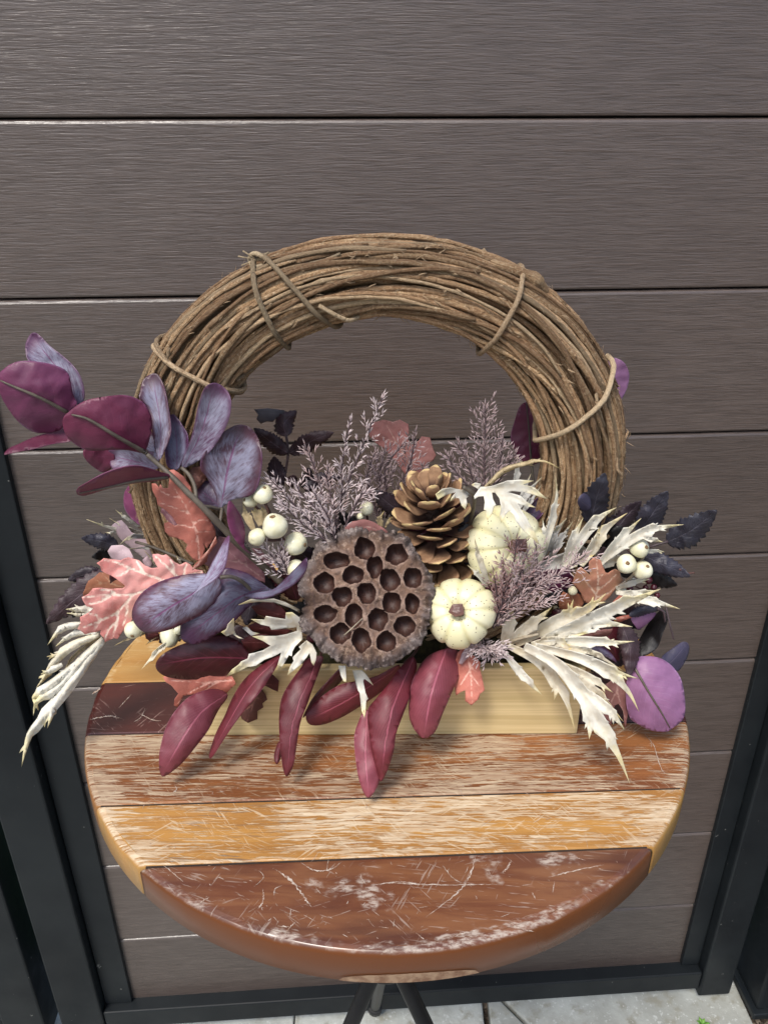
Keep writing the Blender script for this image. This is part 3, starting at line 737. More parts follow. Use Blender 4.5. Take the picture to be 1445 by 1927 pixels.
# ================================================================== WREATH
def bark_mat(name, c1, c2, c3):
    M = Mat(name, .75, .25); uv = M.n('SeparateXYZ', {0: M.coord('UV')})
    ang = M.math('MULTIPLY', uv.outputs[1], 6.2832)
    vec = M.n('CombineXYZ', {0: M.math('MULTIPLY', uv.outputs[0], 1.), 1: M.math('SINE', ang), 2: M.math('ADD', M.math('COSINE', ang), M.math('MULTIPLY', M.rnd(), 50.))}).outputs[0]
    f = M.noise(M.mapping(vec, (6, 3.2, 3.2)), 1., 5., .7); fine = M.noise(M.coord(), 420., 4., .75)
    c = M.mix(M.step(f, .36, .64), c1, c2); c = M.mix(M.math('MULTIPLY', M.step(fine, .5, .68), .8), c, c3); c = M.mix(M.math('MULTIPLY', M.step(fine, .32, .46, 1., 0.), .7), c, (.07, .038, .022))
    r2 = M.math('FRACT', M.math('MULTIPLY', M.rnd(), 13.7)); c = M.mix(M.math('MULTIPLY', r2, .5), c, M.mix(M.step(f, .35, .65), (.19, .09, .045), (.32, .18, .095)))
    pale = M.step(M.rnd(), .80, .84)
    c = M.mix(M.math('MULTIPLY', pale, .45), c, (.42, .34, .22))
    M.col(M.hsv(c, .5, 1., M.math('MULTIPLY_ADD', M.math('FRACT', M.math('MULTIPLY', M.rnd(), 31.3)), .9, .62)))
    M.bump(M.math('ADD', f, M.math('MULTIPLY', fine, 1.2)), 1., .002); return M.m
BARK = bark_mat('grapevine_bark', (.29, .17, .088), (.48, .33, .185), (.66, .52, .34))
TIE = bark_mat('pale_tie_vine', (.36, .26, .16), (.45, .35, .22), (.55, .46, .32))
WC = Vector((-.006, .640, ZC-.2715)); WR = .173
def wp3(th, ph, rho=1.):
    a = .029+.0075*abs(math.cos(th)); b = .035
    c, d = math.cos(th), math.sin(th); e = c*.990-d*-.139; e2 = e*e      # slightly oval ring, long axis leaning up to the left
    rad = WR+.011*e2+a*rho*math.cos(ph)
    return WC+Vector((rad*c, -b*rho*math.sin(ph), rad*d))
wr = empty('grapevine_wreath', WC+Vector((0, 0, -.21)), 'round brown grapevine wreath standing upright in the planter box', 'wreath')
vr = random.Random(11)
def vine(ph0, rho, r, th0, ln, tw, am, name='vine'):
    s = vr.random()*100; n = int(ln*26)
    path = []
    for i in range(n+1):
        th = th0+ln*i/n
        ph = ph0+tw*(th-th0)+am*noise.noise(Vector((th*1.3, s, 0)))
        rh = rho*(1+.05*noise.noise(Vector((th*2.2, s, 5))))
        path.append(wp3(th, ph, rh)+Vector(((noise.noise(Vector((th*9, s, 9))))*.0007, 0, noise.noise(Vector((th*8, s, 19)))*.0007)))
    nodes_ = [vr.random() for q in range(vr.randint(2, 6))]
    v, f, u = tube(path, lambda t: r*(1+.10*math.sin(t*37+s)+sum(.45*math.exp(-((t-q)/.006)**2) for q in nodes_))*(.6+.4*min(1, 14*t, 14*(1-t))), 9, rough=.34, seed=s)
    return mk(name, v, f, BARK, wr, u)
N1 = 48
for k in range(N1):
    r = vr.choice((vr.uniform(.0017, .0024), vr.uniform(.0022, .0032)))
    vine(2*math.pi*k/N1+vr.uniform(-.14, .14), 1.0-r/.036+vr.uniform(-.07, .04), r, -math.pi/2+vr.uniform(-.3, .3), vr.uniform(5.9, 6.4), .26+vr.uniform(-.03, .03), .17)
for k in range(26):
    r = vr.uniform(.0022, .0036)
    vine(2*math.pi*k/26+vr.uniform(-.1, .1),   .64+vr.uniform(-.06, .05), r, -math.pi/2+vr.uniform(-.6, .6), vr.uniform(5.6, 6.2), .26, .2)
for k in range(7):
    vine(2*math.pi*k/7, .36, .006, -math.pi/2, 6.25, .2, .2)
for k in range(26):        # loose strands lying over the bundle
    r = vr.uniform(.0013, .0026)
    vine(vr.uniform(-.2, 3.2), vr.uniform(1.0, 1.06), r, vr.uniform(-.5, 2.2), vr.uniform(1.2, 2.6), vr.choice((-.35, -.15, .45, .6)), .35)
def tie(o, i, r, wob=.0, back=True, mat=TIE):
    pts = []
    n = 40
    for k in range(n+1):
        t = k/n*(2 if back else 1); ph = math.pi*t
        th = o+(i-o)*(t if t <= 1 else 2-t)+wob*math.sin(t*6)
        pts.append(wp3(R(th), ph, 1.12+.03*math.sin(k*1.1)))
    v, f, u = tube(pts, r, 8, rough=.2, seed=o); return mk('tie', v, f, mat, wr, u)
tie(147, 143.5, .0022); tie(145.3, 145.2, .0022, .6); tie(116.6, 121.8, .0021); tie(115.8, 102, .0021); tie(57.6, 52.5, .0022); tie(29, 13.5, .0023); tie(-13, -17, .0018)
# knot at the top of the upper left tie, hanging loop ends
kn = wp3(R(116.3), .25, 1.13)
v, f, u = join([tube([kn+Vector((math.cos(a)*.006, -.004*math.sin(a*1.7), math.sin(a)*.005)) for a in [k*.5 for k in range(14)]], .0019, 7)]+[tube([kn, kn+Vector((dx, -.002, dz))], .0007, 5) for dx, dz in ((-.014, .003), (-.01, .007), (.01, .006), (-.012, -.004), (.014, .001))]); mk('knot', v, f, TIE, wr, u)
for pts in ([(610, 705), (660, 600), (690, 588)],): pass
v, f, u = tube(catmull([P(548, 630, .63), P(520, 660, .635), P(480, 690, .635), P(445, 716, .62)], 6), .0018, 7); mk('tie', v, f, TIE, wr, u)
v, f, u = tube(catmull([P(600, 575, .603), P(640, 597, .606), P(663, 602, .612), P(690, 584, .628)], 6), .0017, 7); mk('tie', v, f, TIE, wr, u)
# knuckle where a thick cane was cut, upper right outside
v, f, u = tube(catmull([P(880, 478, .64), P(940, 500, .628), P(985, 515, .625), P(1012, 535, .63), P(1050, 580, .64)], 6), lambda t: .0042+.003*math.exp(-((t-.68)/.09)**2), 9, rough=.3); mk('cut_cane', v, f, BARK, wr, u)
# broken stubs sticking out of the bundle
for k in range(16):
    th = vr.uniform(-.3, 3.4); ph = vr.uniform(-.3, 2.9); p = wp3(th, ph, .96); tg = (wp3(th+.04, ph, .96)-p).normalized()*vr.choice((-1, 1)); nr = (p-WC-Vector((WR*math.cos(th), 0, WR*math.sin(th)))).normalized()
    l = vr.uniform(.008, .02); v, f, u = tube([p-tg*l, p+nr*.001, p+tg*l*.6+nr*vr.uniform(.003, .006)], vr.uniform(.0009, .0017), 7, rough=.3, seed=k); mk('broken_stub', v, f, TIE, wr, u)
# loose bark fibres
V, Fc = [], []
for k in range(520):
    th = vr.uniform(-.4, 3.6); ph = vr.uniform(-.4, 3.3); p = wp3(th, ph, 1.03)
    tg = (wp3(th+.05, ph, 1.03)-p).normalized(); nr = (p-WC-Vector((WR*math.cos(th), 0, WR*math.sin(th)))).normalized()
    d = (tg*vr.choice((-1, 1))+nr*vr.uniform(.05, .8)+Vector((vr.uniform(-.4, .4), 0, vr.uniform(-.4, .4)))).normalized(); l = vr.uniform(.003, .010)
    b = p+d*l*.5+nr*vr.uniform(0, .001); e = p+d*l+Vector((0, 0, vr.uniform(-.002, .002)))
    w1 = vr.uniform(.0002, .0006); sd_ = d.cross(nr).normalized()*w1; o = len(V)
    V += [p+sd_, p-sd_, b+sd_, b-sd_, e]; Fc += [(o, o+1, o+3, o+2), (o+2, o+3, o+4)]
mk('bark_fibres', V, Fc, TIE, wr, kind='stuff', sol=.0002)

# ================================================================== LOTUS POD
def frame_at(px, py, Y, upt=0., side=0.):
    """centre, right, up, normal of a face that looks at the camera, tipped up by upt and turned by side"""
    c = P(px, py, Y); n = (CAM-c).normalized(); r = Vector((0, 0, 1)).cross(n).normalized(); u = n.cross(r)
    Mx = Matrix.Rotation(-upt, 3, r) @ Matrix.Rotation(side, 3, u)
    n = Mx @ n; r = Mx @ r; u = Mx @ u
    sc = (c-CAM).dot(fw)/F
    return c, r, u, n, sc
def pod_mat():
    M = Mat('dried_lotus_face', .8, .2); ob = M.coord()
    rr = M.n('Attribute', attribute_name='rim').outputs['Fac']
    n1 = M.noise(ob, 60., 5., .65); n2 = M.noise(ob, 170., 5., .7)
    c = M.mix(M.step(n1, .35, .65), (.10, .062, .045), (.19, .115, .08))
    c = M.mix(M.math('MULTIPLY', M.step(n2, .5, .68), .75), c, (.38, .27, .2))
    c = M.mix(M.math('MULTIPLY', M.step(M.noise(ob, 90., 4.), .5, .64), .6), c, (.085, .055, .05))
    g = M.mix(M.step(n1, .35, .65), (.06, .05, .05), (.16, .135, .13)); g = M.mix(M.math('MULTIPLY', M.step(n2, .5, .64), .75), g, (.36, .31, .29))
    c = M.mix(M.step(M.math('ADD', rr, M.math('MULTIPLY_ADD', n1, .5, -.25)), .80, 1.0), c, M.mix(.15, g, c))
    lip = M.n('Attribute', attribute_name='lip').outputs['Fac']
    c = M.mix(M.math('MULTIPLY', lip, .55), c, (.3, .21, .17))
    M.col(c); M.bump(M.math('ADD', n1, M.math('MULTIPLY', n2, .8)), 1., .0026); return M.m
PODM = pod_mat(); CUPM = simple('dark_seed_cup', (.035, .014, .011), (.065, .028, .02), .55, 120, .5)
pod = thing('lotus_pod', 'D', (510, 900), .585, 'large dried brown lotus seed pod with round holes facing forward', 'seed pod')
c, r, u, n, sc = frame_at(690, 1122, .548, .10, -.05)
outer = [(60,540),(90,430),(150,300),(215,220),(300,180),(385,125),(460,130),(560,125),(640,170),(700,165),(770,200),(830,280),(870,350),(920,430),(950,500),(945,580),(920,650),(915,720),(895,790),(880,860),(820,930),(740,980),(650,1030),(560,1040),(480,1055),(400,1030),(310,1000),(270,960),(210,940),(170,860),(110,820),(65,740),(95,660),(105,600)]
holes = [(505,278,65,68),(710,322,68,68),(315,355,80,53),(567,402,52,68),(237,500,66,64),(425,452,67,58),(662,490,62,72),(812,483,60,64),(352,588,65,60),(517,568,60,64),(672,640,60,65),(803,648,45,65),(243,700,70,55),(427,715,57,72),(577,740,60,72),(752,790,64,60),(335,830,63,66),(475,870,57,72),(632,883,58,65)]
KD = .29066; CX, CY = 510, 590
ol = [Vector(((p.x-CX)*KD, -(p.y-CY)*KD)) for p in catmull(outer, 5, True)]
ol = [p*(1+.045*noise.noise(Vector((p.x*.1, p.y*.1, 1)))+.035*noise.noise(Vector((p.x*.25, p.y*.25, 4)))) for p in ol]
hl = []
for hx, hy, a, b in holes:
    s = random.random()*60; loop = []
    for k in range(28):
        t = 2*math.pi*k/28; q = 1+.20*noise.noise(Vector((math.cos(t)*1.3, math.sin(t)*1.3, s)))+.10*noise.noise(Vector((math.cos(t)*3, math.sin(t)*3, s)))
        loop.append(Vector(((hx-CX+1.07*a*q*math.cos(t))*KD, -(hy-CY+1.07*b*q*math.sin(t))*KD)))
    hl.append(loop)
pts = ol+[p for l in hl for p in l]; eds = [(i, (i+1) % len(ol)) for i in range(len(ol))]
o_ = len(ol)
for l in hl: eds += [(o_+i, o_+(i+1) % len(l)) for i in range(len(l))]; o_ += len(l)
st = 3.4; y = -150
while y < 150:
    x = -150
    while x < 150:
        q = Vector((x+random.uniform(-.8, .8), y+random.uniform(-.8, .8)))
        if inside(q, ol) and not any(inside(q, l) for l in hl): pts.append(q)
        x += st
    y += st
res = delaunay_2d_cdt(pts, eds, [], 1, 1e-3)
v2 = res[0]; tris = [t for t in res[2] if not any(inside(sum((v2[i] for i in t), Vector((0, 0)))/3, l) for l in hl)]
cents = [(sum(l, Vector((0, 0)))/len(l), sum((p-sum(l, Vector((0, 0)))/len(l)).length for p in l)/len(l)) for l in hl]
def podz(p):
    th = math.atan2(p.y, p.x); rr = p.length/128.
    edge = min((p-q).length for q in ol[::2])/14
    z = 4*noise.noise(Vector((p.x*.04, p.y*.04, 0)))+3.2*(1-abs(noise.noise(Vector((p.x*.11, p.y*.11, 5))))*2.4)+1.6*(1-abs(noise.noise(Vector((p.x*.26, p.y*.26, 9))))*2.4)
    z += max(0, rr-.70)*(40*noise.noise(Vector((math.cos(th)*4, math.sin(th)*4, 2)))+60*noise.noise(Vector((math.cos(th)*11, math.sin(th)*11, rr*1.5)))+30*noise.noise(Vector((math.cos(th)*24, math.sin(th)*24, rr*2))))
    z -= 15*max(0, 1-edge)**1.6
    hd = min(((p-cc).length-r0) for cc, r0 in cents)
    z += 2.4*math.exp(-(max(hd, 0)/3.0)**2)
    return z, rr, math.exp(-(max(hd, 0)/2.)**2)
V, rim, lip = [], [], []
for p in v2:
    z, rr, lp = podz(p); V.append(c+(r*p.x+u*p.y+n*z)*sc); rim.append(rr); lip.append(lp)
face = mk('face', V, [tuple(t) for t in tris], PODM, pod, None, {'rim': rim, 'lip': lip}, sol=.0012)
for l, (cc, r0) in zip(hl, cents):
    V, Fc = [], []; k_ = len(l)
    for dz, s in ((1., 1.0), (-6, .97), (-16, .88), (-24, .70), (-28, .35)):
        for p in l:
            q = cc+(p-cc)*s; z0 = podz(p)[0] if dz > 0 else podz(p)[0]*.3
            V.append(c+(r*q.x+u*q.y+n*(z0+dz-.6))*sc)
    for k in range(4): Fc += [(k*k_+i, (k+1)*k_+i, (k+1)*k_+(i+1) % k_, k*k_+(i+1) % k_) for i in range(k_)]
    V.append(c+(r*cc.x+u*cc.y+n*-29)*sc); Fc += [(4*k_+i, len(V)-1, 4*k_+(i+1) % k_) for i in range(k_)]
    mk('seed_cup', V, Fc, CUPM, pod)
V, Fc, rim = [], [], []; k_ = len(ol)
for dz, s in ((-13, .985), (-24, .93), (-45, .78), (-75, .5), (-105, .22), (-150, .1)):
    for p in ol:
        th = math.atan2(p.y, p.x); rg = 1+.03*math.sin(th*26)*(s > .3)
        V.append(c+(r*p.x*s*rg+u*p.y*s*rg+n*dz)*sc+Vector((0, 0, -.0012*max(0, -dz-30)*.3))); rim.append(1.)
for k in range(5): Fc += [(k*k_+i, k*k_+(i+1) % k_, (k+1)*k_+(i+1) % k_, (k+1)*k_+i) for i in range(k_)]
mk('cone_body', V, Fc, PODM, pod, None, {'rim': rim, 'lip': [0.]*len(V)})
v, f, uu = tube([c+(r*-42+u*-72+n*12)*sc, c+(r*-30+u*-62+n*13)*sc, c+(r*-8+u*-42+n*11)*sc], .0005, 6); mk('glue_thread', v, f, MT['stem_pale'], pod, uu)

# ================================================================== PINE CONE
def cone_mat():
    M = Mat('pine_cone_scale', .78, .25); uv = M.n('SeparateXYZ', {0: M.coord('UV')}); ob = M.coord()
    nz = M.noise(ob, 90., 4.)
    c = M.mix(M.step(nz, .35, .65), (.33, .2, .115), (.22, .125, .07))
    c = M.mix(M.step(uv.outputs[0], .3, .62, 1., 0.), c, (.055, .028, .02))
    e = M.step(M.math('ADD', uv.outputs[0], M.math('MULTIPLY_ADD', nz, .10, -.05)), .90, .945)
    c = M.mix(e, c, (.50, .37, .18))
    st_ = M.noise(M.mapping(M.coord('UV'), (2, 26, 1)), 1., 3.)
    c = M.mix(M.math('MULTIPLY', M.step(st_, .5, .7), .3), c, (.12, .055, .03))
    M.col(M.hsv(c, .5, 1., M.math('MULTIPLY_ADD', M.rnd(), .45, .8))); M.bump(M.math('ADD', nz, st_), .5, .001); return M.m
CONEM = cone_mat(); CORE = simple('pine_cone_core', (.05, .026, .018), (.03, .016, .012), .8, 80, .6)
pc = thing('pine_cone', 'x', (825, 1085), .60, 'open brown pine cone between the lotus pod and the pumpkins', 'pine cone')
base = P(832, 1072, .612); top = P(808, 925, .590)
ax = (top-base).normalized(); X = ax.orthogonal().normalized(); X = (Vector((0, -1, 0))-ax*Vector((0, -1, 0)).dot(ax)).normalized(); Yv = ax.cross(X); HL = (top-base).length
def scale_mesh(L, Wd, curl, thick):
    nu, nv = 9, 7; V, Fc, U = [], [], []
    for side in (1, -1):
        for i in range(nu+1):
            a = i/nu
            wv = Wd*(.32+.68*min(1, (a/.62))**1.3)*(math.sqrt(max(0, 1-((a-.68)/.325)**2)) if a > .68 else 1)
            for j in range(nv+1):
                b = j/nv*2-1
                th_ = thick*(.35+.65*a**3)*(1-.5*b*b)*(1 if i < nu else .15)
                x = L*a; y = wv*b; z = curl*L*(a**2.2)*.35 - .16*L*a*(1-a)*2*.4 + .18*Wd*b*b*(1-a*.6) + side*th_*.5 + (.0006*math.exp(-((a-.87)/.05)**2))
                V.append((x, y, z)); U.append((a, j/nv))
    s = (nu+1)*(nv+1)
    for i in range(nu):
        for j in range(nv):
            q = i*(nv+1)+j
            Fc.append((q, q+nv+1, q+nv+2, q+1)); Fc.append((s+q, s+q+1, s+q+nv+2, s+q+nv+1))
    for i in range(nu):
        q = i*(nv+1); Fc.append((q, s+q, s+q+nv+1, q+nv+1)); q += nv; Fc.append((q, q+nv+1, s+q+nv+1, s+q))
    for j in range(nv): q = nu*(nv+1)+j; Fc.append((q, s+q, s+q+1, q+1))
    return V, Fc, U
NS = 72
for k in range(NS):
    t = (k+.5)/NS; phi = k*2.39996+.4
    rad0 = .0075
    L = random.uniform(.85, 1.14)*(.014+.0125*math.sin(math.pi*min(1, .12+t*.72)))*(.8 if t < .1 else 1)*(1 if t < .88 else .85); Wd = .0088*(.75+.4*math.sin(math.pi*min(1, .15+t*.7)))*(1 if t < .9 else .7)
    elev = -.22+1.15*t**1.5+random.uniform(-.2, .2)
    d = (X*math.cos(phi)+Yv*math.sin(phi)); out = (d*math.cos(elev)+ax*math.sin(elev)).normalized()
    lat = ax.cross(d).normalized(); nr = out.cross(lat).normalized()
    if nr.dot(ax) < 0: nr = -nr
    rl_ = random.uniform(-.35, .35); lat, nr = lat*math.cos(rl_)+nr*math.sin(rl_), nr*math.cos(rl_)-lat*math.sin(rl_)
    p0 = base+ax*HL*(.02+.95*t)+d*rad0*(.6 if t > .9 else 1)*.5
    V, Fc, U = scale_mesh(L+rad0, Wd*random.uniform(.9, 1.1), random.uniform(.25, .7), .0038)
    mk('scale', [p0+out*x+lat*y+nr*z for x, y, z in V], Fc, CONEM, pc, U)
v, f, uu = tube([base-ax*.004, base+ax*HL*.3, base+ax*HL*.8, top], lambda t: .010*(1-.6*t), 12); mk('core', v, f, CORE, pc, uu)

# ================================================================== PUMPKINS
def pumpkin_mat():
    M = Mat('speckled_cream_pumpkin', .38, .45); ob = M.coord()
    g = M.n('Attribute', attribute_name='groove').outputs['Fac']
    c = M.mix(M.step(M.noise(ob, 30., 3.), .35, .65), (.72, .68, .42), (.78, .75, .52))
    c = M.mix(M.math('MULTIPLY', g, .55), c, (.60, .55, .27))
    vo = M.n('TexVoronoi', {'Vector': ob, 'Scale': 430., 'Randomness': 1.}); pick = M.n('SeparateColor', {0: vo.outputs['Color']})
    sp = M.math('MULTIPLY', M.step(vo.outputs['Distance'], .16, .30, 1., 0.), M.step(pick.outputs[0], .70, .72))
    c = M.mix(M.math('MULTIPLY', sp, .85), c, (.10, .07, .04))
    M.col(c); M.bump(M.noise(ob, 160., 3.), .12, .001); return M.m
PUMP = pumpkin_mat(); PSTEM = simple('glossy_brown_stalk', (.10, .045, .035), (.16, .075, .055), .25, 150, .3)
def pumpkin(px, py, Y, rpx, flat, ax_up, ax_side, label, spin=0., nr=10):
    c, r, u, n, sc = frame_at(px, py, Y, ax_up, ax_side); rr = rpx*sc
    o = empty('mini_pumpkin', c-n*rr*flat*.9, label, 'pumpkin', 'cream mini pumpkins')
    V, Fc, G = [], [], []; na, nb = 120, 36
    for j in range(nb+1):
        t = math.pi*j/nb
        for i in range(na):
            a = 2*math.pi*i/na; w_ = abs(math.cos((a+spin)*nr/2+.25*math.sin(a*2+spin)))
            gr = (1-w_)**3; prof = math.sin(t)**.85
            lump = 1-.10*gr*math.sin(t)**.5+.035*math.sin(a*3+spin)+.02*math.sin(a*2)
            z = math.cos(t)*flat*(1-.05*gr)-.30*math.exp(-(prof/.30)**2)*(1 if t < 1.57 else -1)*flat
            V.append(c+(r*math.cos(a)*prof*lump+u*math.sin(a)*prof*lump+n*z)*rr); G.append(min(1, (1-w_)**2.5*1.2+(.8*math.exp(-(prof/.28)**2) if t < 1.57 else 0)))
    for j in range(nb): Fc += [(j*na+i, (j+1)*na+i, (j+1)*na+(i+1) % na, j*na+(i+1) % na) for i in range(na)]
    mk('shell', V, Fc, PUMP, o, None, {'groove': G})
    s0 = c+n*rr*flat*.62; V, Fc = [], []; kk = 5
    for q, (h, w_) in enumerate(((0, .27), (.14, .2), (.30, .19), (.44, .24), (.47, .12))):
        for i in range(kk):
            a = 2*math.pi*i/kk+.5+q*.12; V.append(s0+(n*h+r*math.cos(a)*w_+u*math.sin(a)*w_*(.8 if i % 2 else 1.1))*rr)
    for q in range(4): Fc += [(q*kk+i, q*kk+(i+1) % kk, (q+1)*kk+(i+1) % kk, (q+1)*kk+i) for i in range(kk)]
    Fc.append(tuple(range(4*kk, 5*kk))); mk('stalk', V, Fc, PSTEM, o, smooth=False, bevel=.0008)
pumpkin(866, 1152, .552, 67, .72, .05, -.12, 'cream speckled mini pumpkin beside the lotus pod with its stalk facing forward', .2, 9)
pumpkin(950, 1026, .585, 76, .80, .0, .38, 'cream speckled mini pumpkin behind, half hidden under a white cut leaf', 1.1, 9)

# ================================================================== EUCALYPTUS, UPPER LEFT
eu = thing('eucalyptus_branch', 'x', (534, 1099), .575, 'long purple eucalyptus branch reaching out to the upper left', 'branch')
twig(eu, 'a3', [(1180,960),(950,760),(800,620),(680,490),(560,370),(450,260),(330,140),(240,60),(150,-20)], [.575,.568,.562,.558,.558,.56,.565,.57,.572], .0034, 'stem', r1=.0018)
twig(eu, 'A', [(770,760),(560,640),(420,570),(350,540)], [.572,.585,.59,.588], .0017, 'stem')
twig(eu, 'a3', [(520,330),(510,230),(470,140),(410,80)], [.56,.568,.578,.583], .0016, 'stem')
twig(eu, 'a3', [(560,370),(640,380),(720,400),(700,370)], [.558,.566,.575,.58], .0014, 'stem')
twig(eu, 'a3', [(700,500),(710,420),(715,390)], [.558,.565,.57], .0013, 'stem')
L = lambda *a, **k: leaf(eu, *a, **k)
L('a1', [(250,280),(262,215),(300,150),(345,135),(400,170),(480,255),(600,350),(710,450),(780,550),(820,680),(820,790),(770,835),(720,800),(560,600),(400,480),(275,400)], [(770,830),(600,540),(330,170)], .598, .612, 'euc_bloom_light', cup=-.008)
L('a1', [(-5,540),(40,490),(110,440),(200,412),(330,412),(480,435),(600,475),(665,530),(690,610),(710,720),(750,830),(690,900),(660,960),(620,1050),(540,1095),(420,1108),(340,1100),(260,1060),(170,985),(90,880),(20,760),(-10,640)], [(660,910),(400,770),(120,650),(10,600)], .588, .575, 'euc_plum', cup=.012, bow=-.006, midrib=(.0017, 'stem'))
L('a1', [(620,960),(700,880),(820,800),(960,765),(1100,745),(1200,740),(1300,760),(1400,820),(1460,920),(1480,1020),(1460,1140),(1430,1250),(1380,1300),(1250,1275),(1100,1270),(950,1280),(830,1270),(740,1220),(660,1150),(620,1060)], [(1400,1290),(1150,1150),(870,980),(700,930)], .572, .552, 'euc_mag', cup=.014, bow=-.006, midrib=(.002, 'stem'))
L('a1', [(45,1318),(90,1260),(200,1210),(330,1150),(480,1105),(560,1085),(660,1060),(700,1180),(520,1215),(350,1260),(200,1290),(100,1310)], [(690,1150),(350,1230),(45,1315)], .592, .565, 'euc_mag', tilt=.012, cup=0)
L('a1', [(810,1290),(860,1260),(1060,1250),(1120,1350),(1085,1450),(1000,1490),(900,1430),(830,1360)], [(1120,1340),(950,1330),(815,1300)], .598, .588, 'euc_mag')
L('A', [(575,800),(570,745),(640,730),(720,735),(790,770),(830,835),(760,850),(650,845),(590,838)], [(830,838),(700,800),(575,770)], .588, .598, 'euc_bloom_light', cup=-.006)
L('A', [(402,965),(410,940),(450,915),(540,865),(640,830),(720,823),(790,840),(850,860),(885,870),(880,890),(800,905),(700,915),(560,945),(480,970),(430,980)], [(880,882),(700,905),(560,938),(415,968)], .560, .535, 'euc_mag', tilt=-.02, cup=0, midrib=(.0017, 'stem'))
L('A', [(735,430),(750,375),(795,342),(830,350),(860,410),(880,500),(895,600),(895,660),(870,730),(835,795),(815,740),(800,660),(785,560),(765,510),(730,470)], [(838,795),(840,600),(800,350)], .575, .605, 'euc_bloom', cup=-.006)
L('A', [(765,700),(790,640),(805,680),(815,750),(832,800),(760,735)], [(832,800),(790,650)], .580, .590, 'euc_bloom')
L('A', [(870,590),(910,555),(960,620),(985,670),(985,740),(960,790),(930,845),(880,830),(865,760),(868,680)], [(930,848),(925,700),(905,565)], .588, .602, 'euc_bloom_dark', cup=-.006)
L('A', [(955,835),(965,770),(1000,680),(1020,600),(1040,500),(1070,420),(1110,392),(1150,398),(1195,440),(1210,500),(1195,590),(1150,680),(1090,760),(1020,810)], [(955,835),(1050,650),(1120,395)], .583, .575, 'euc_bloom_light', cup=-.012, tilt=.006)
L('A', [(1150,1045),(1130,980),(1085,890),(1050,840),(1060,770),(1120,700),(1180,640),(1250,608),(1310,625),(1350,680),(1372,770),(1365,860),(1345,940),(1300,985),(1220,1000)], [(1155,1045),(1190,850),(1255,620)], .578, .588, 'euc_bloom', cup=-.010)
L('A', [(1030,950),(1080,900),(1130,960),(1165,1045),(1110,1050),(1040,1010)], [(1160,1045),(1050,950)], .585, .60, 'euc_bloom_dark')
L('A', [(650,980),(665,940),(700,905),(760,900),(800,960),(830,1080),(830,1175),(770,1155),(700,1110),(655,1050)], [(825,1120),(760,1020),(690,925)], .69, .70, 'euc_plum')
L('a3', [(770,330),(830,400),(870,480),(888,570),(885,680),(945,740),(870,690),(810,620),(770,540),(752,440)], [(920,720),(850,560),(772,335)], .556, .548, 'euc_plum', tilt=.008)

# ------------------------------------------------------------------ lower left eucalyptus
e2 = thing('eucalyptus_sprig', 'a3', (1000, 1060), .57, 'short eucalyptus sprig with blue bloomed leaves left of the lotus pod', 'sprig')
twig(e2, 'a3', [(960,1040),(910,980),(850,930),(780,905),(700,910)], [.555,.55,.546,.543,.541], .0016, 'stem')
twig(e2, 'a3', [(1150,1030),(1000,1050),(900,1048)], [.575,.558,.548], .0016, 'stem')
L = lambda *a, **k: leaf(e2, *a, **k)
L('a3', [(35,1190),(60,1100),(130,1010),(250,940),(400,895),(520,880),(620,885),(690,920),(712,970),(700,1040),(650,1120),(560,1190),(440,1250),(330,1300),(200,1330),(120,1320),(60,1260)], [(640,930),(480,1040),(300,1150),(110,1290)], .540, .520, 'euc_bloom', cup=.012, bow=-.006)
L('a3', [(490,1045),(530,1000),(580,920),(640,800),(700,690),(740,620),(772,596),(765,680),(750,790),(720,870),(650,940),(570,990)], [(495,1042),(650,860),(770,605)], .528, .522, 'euc_bloom_light', tilt=-.010, bow=-.006)
L('a3', [(400,1310),(410,1240),(480,1190),(570,1150),(650,1090),(690,1000),(690,900),(740,840),(820,850),(930,890),(1060,985),(1100,1010),(1000,1060),(930,1120),(850,1200),(760,1280),(650,1350),(530,1410),(440,1400),(405,1360)], [(1040,990),(800,1090),(440,1360)], .556, .534, 'euc_bloom_dark', cup=.008, bow=-.004)
L('a3', [(880,1045),(980,1020),(1100,1000),(1180,930),(1260,850),(1330,780),(1358,765),(1355,840),(1320,910),(1250,970),(1150,1030),(1040,1070),(940,1065)], [(890,1050),(1150,985),(1352,775)], .545, .520, 'euc_bloom_dark', tilt=-.008)

# ------------------------------------------------------------------ right and rear eucalyptus
e3 = thing('eucalyptus_sprig', 'a6', (640, 560), .60, 'drooping light purple eucalyptus sprig at the right end of the planter', 'sprig')
L = lambda *a, **k: leaf(e3, *a, **k)
L('a6', [(660,680),(700,640),(850,630),(970,655),(1080,720),(1160,810),(1210,900),(1240,1030),(1255,1180),(1245,1310),(1200,1380),(1120,1440),(1060,1480),(980,1488),(850,1465),(740,1410),(640,1340),(590,1180),(590,950),(620,760)], [(670,740),(850,1050),(990,1275),(1080,1440)], .566, .548, 'euc_purple', cup=.012, bow=-.008, midrib=(.0013, 'stem'))
L('a6', [(985,650),(1100,550),(1200,480),(1250,468),(1290,490),(1300,560),(1270,660),(1210,760),(1165,800),(1060,760)], [(1020,770),(1150,640),(1270,490)], .59, .61, 'slate')
L('a6', [(640,210),(700,170),(920,135),(860,230),(730,330),(690,290)], [(650,250),(780,220),(915,140)], .575, .58, 'euc_purple')
twig(e3, 'a6', [(520,420),(600,600),(670,740)], [.59,.578,.567], .0014, 'stem')
e4 = thing('eucalyptus_sprig', 'x', (1000, 950), .70, 'purple eucalyptus sprig standing behind the right limb of the wreath', 'sprig')
L = lambda *a, **k: leaf(e4, *a, **k)
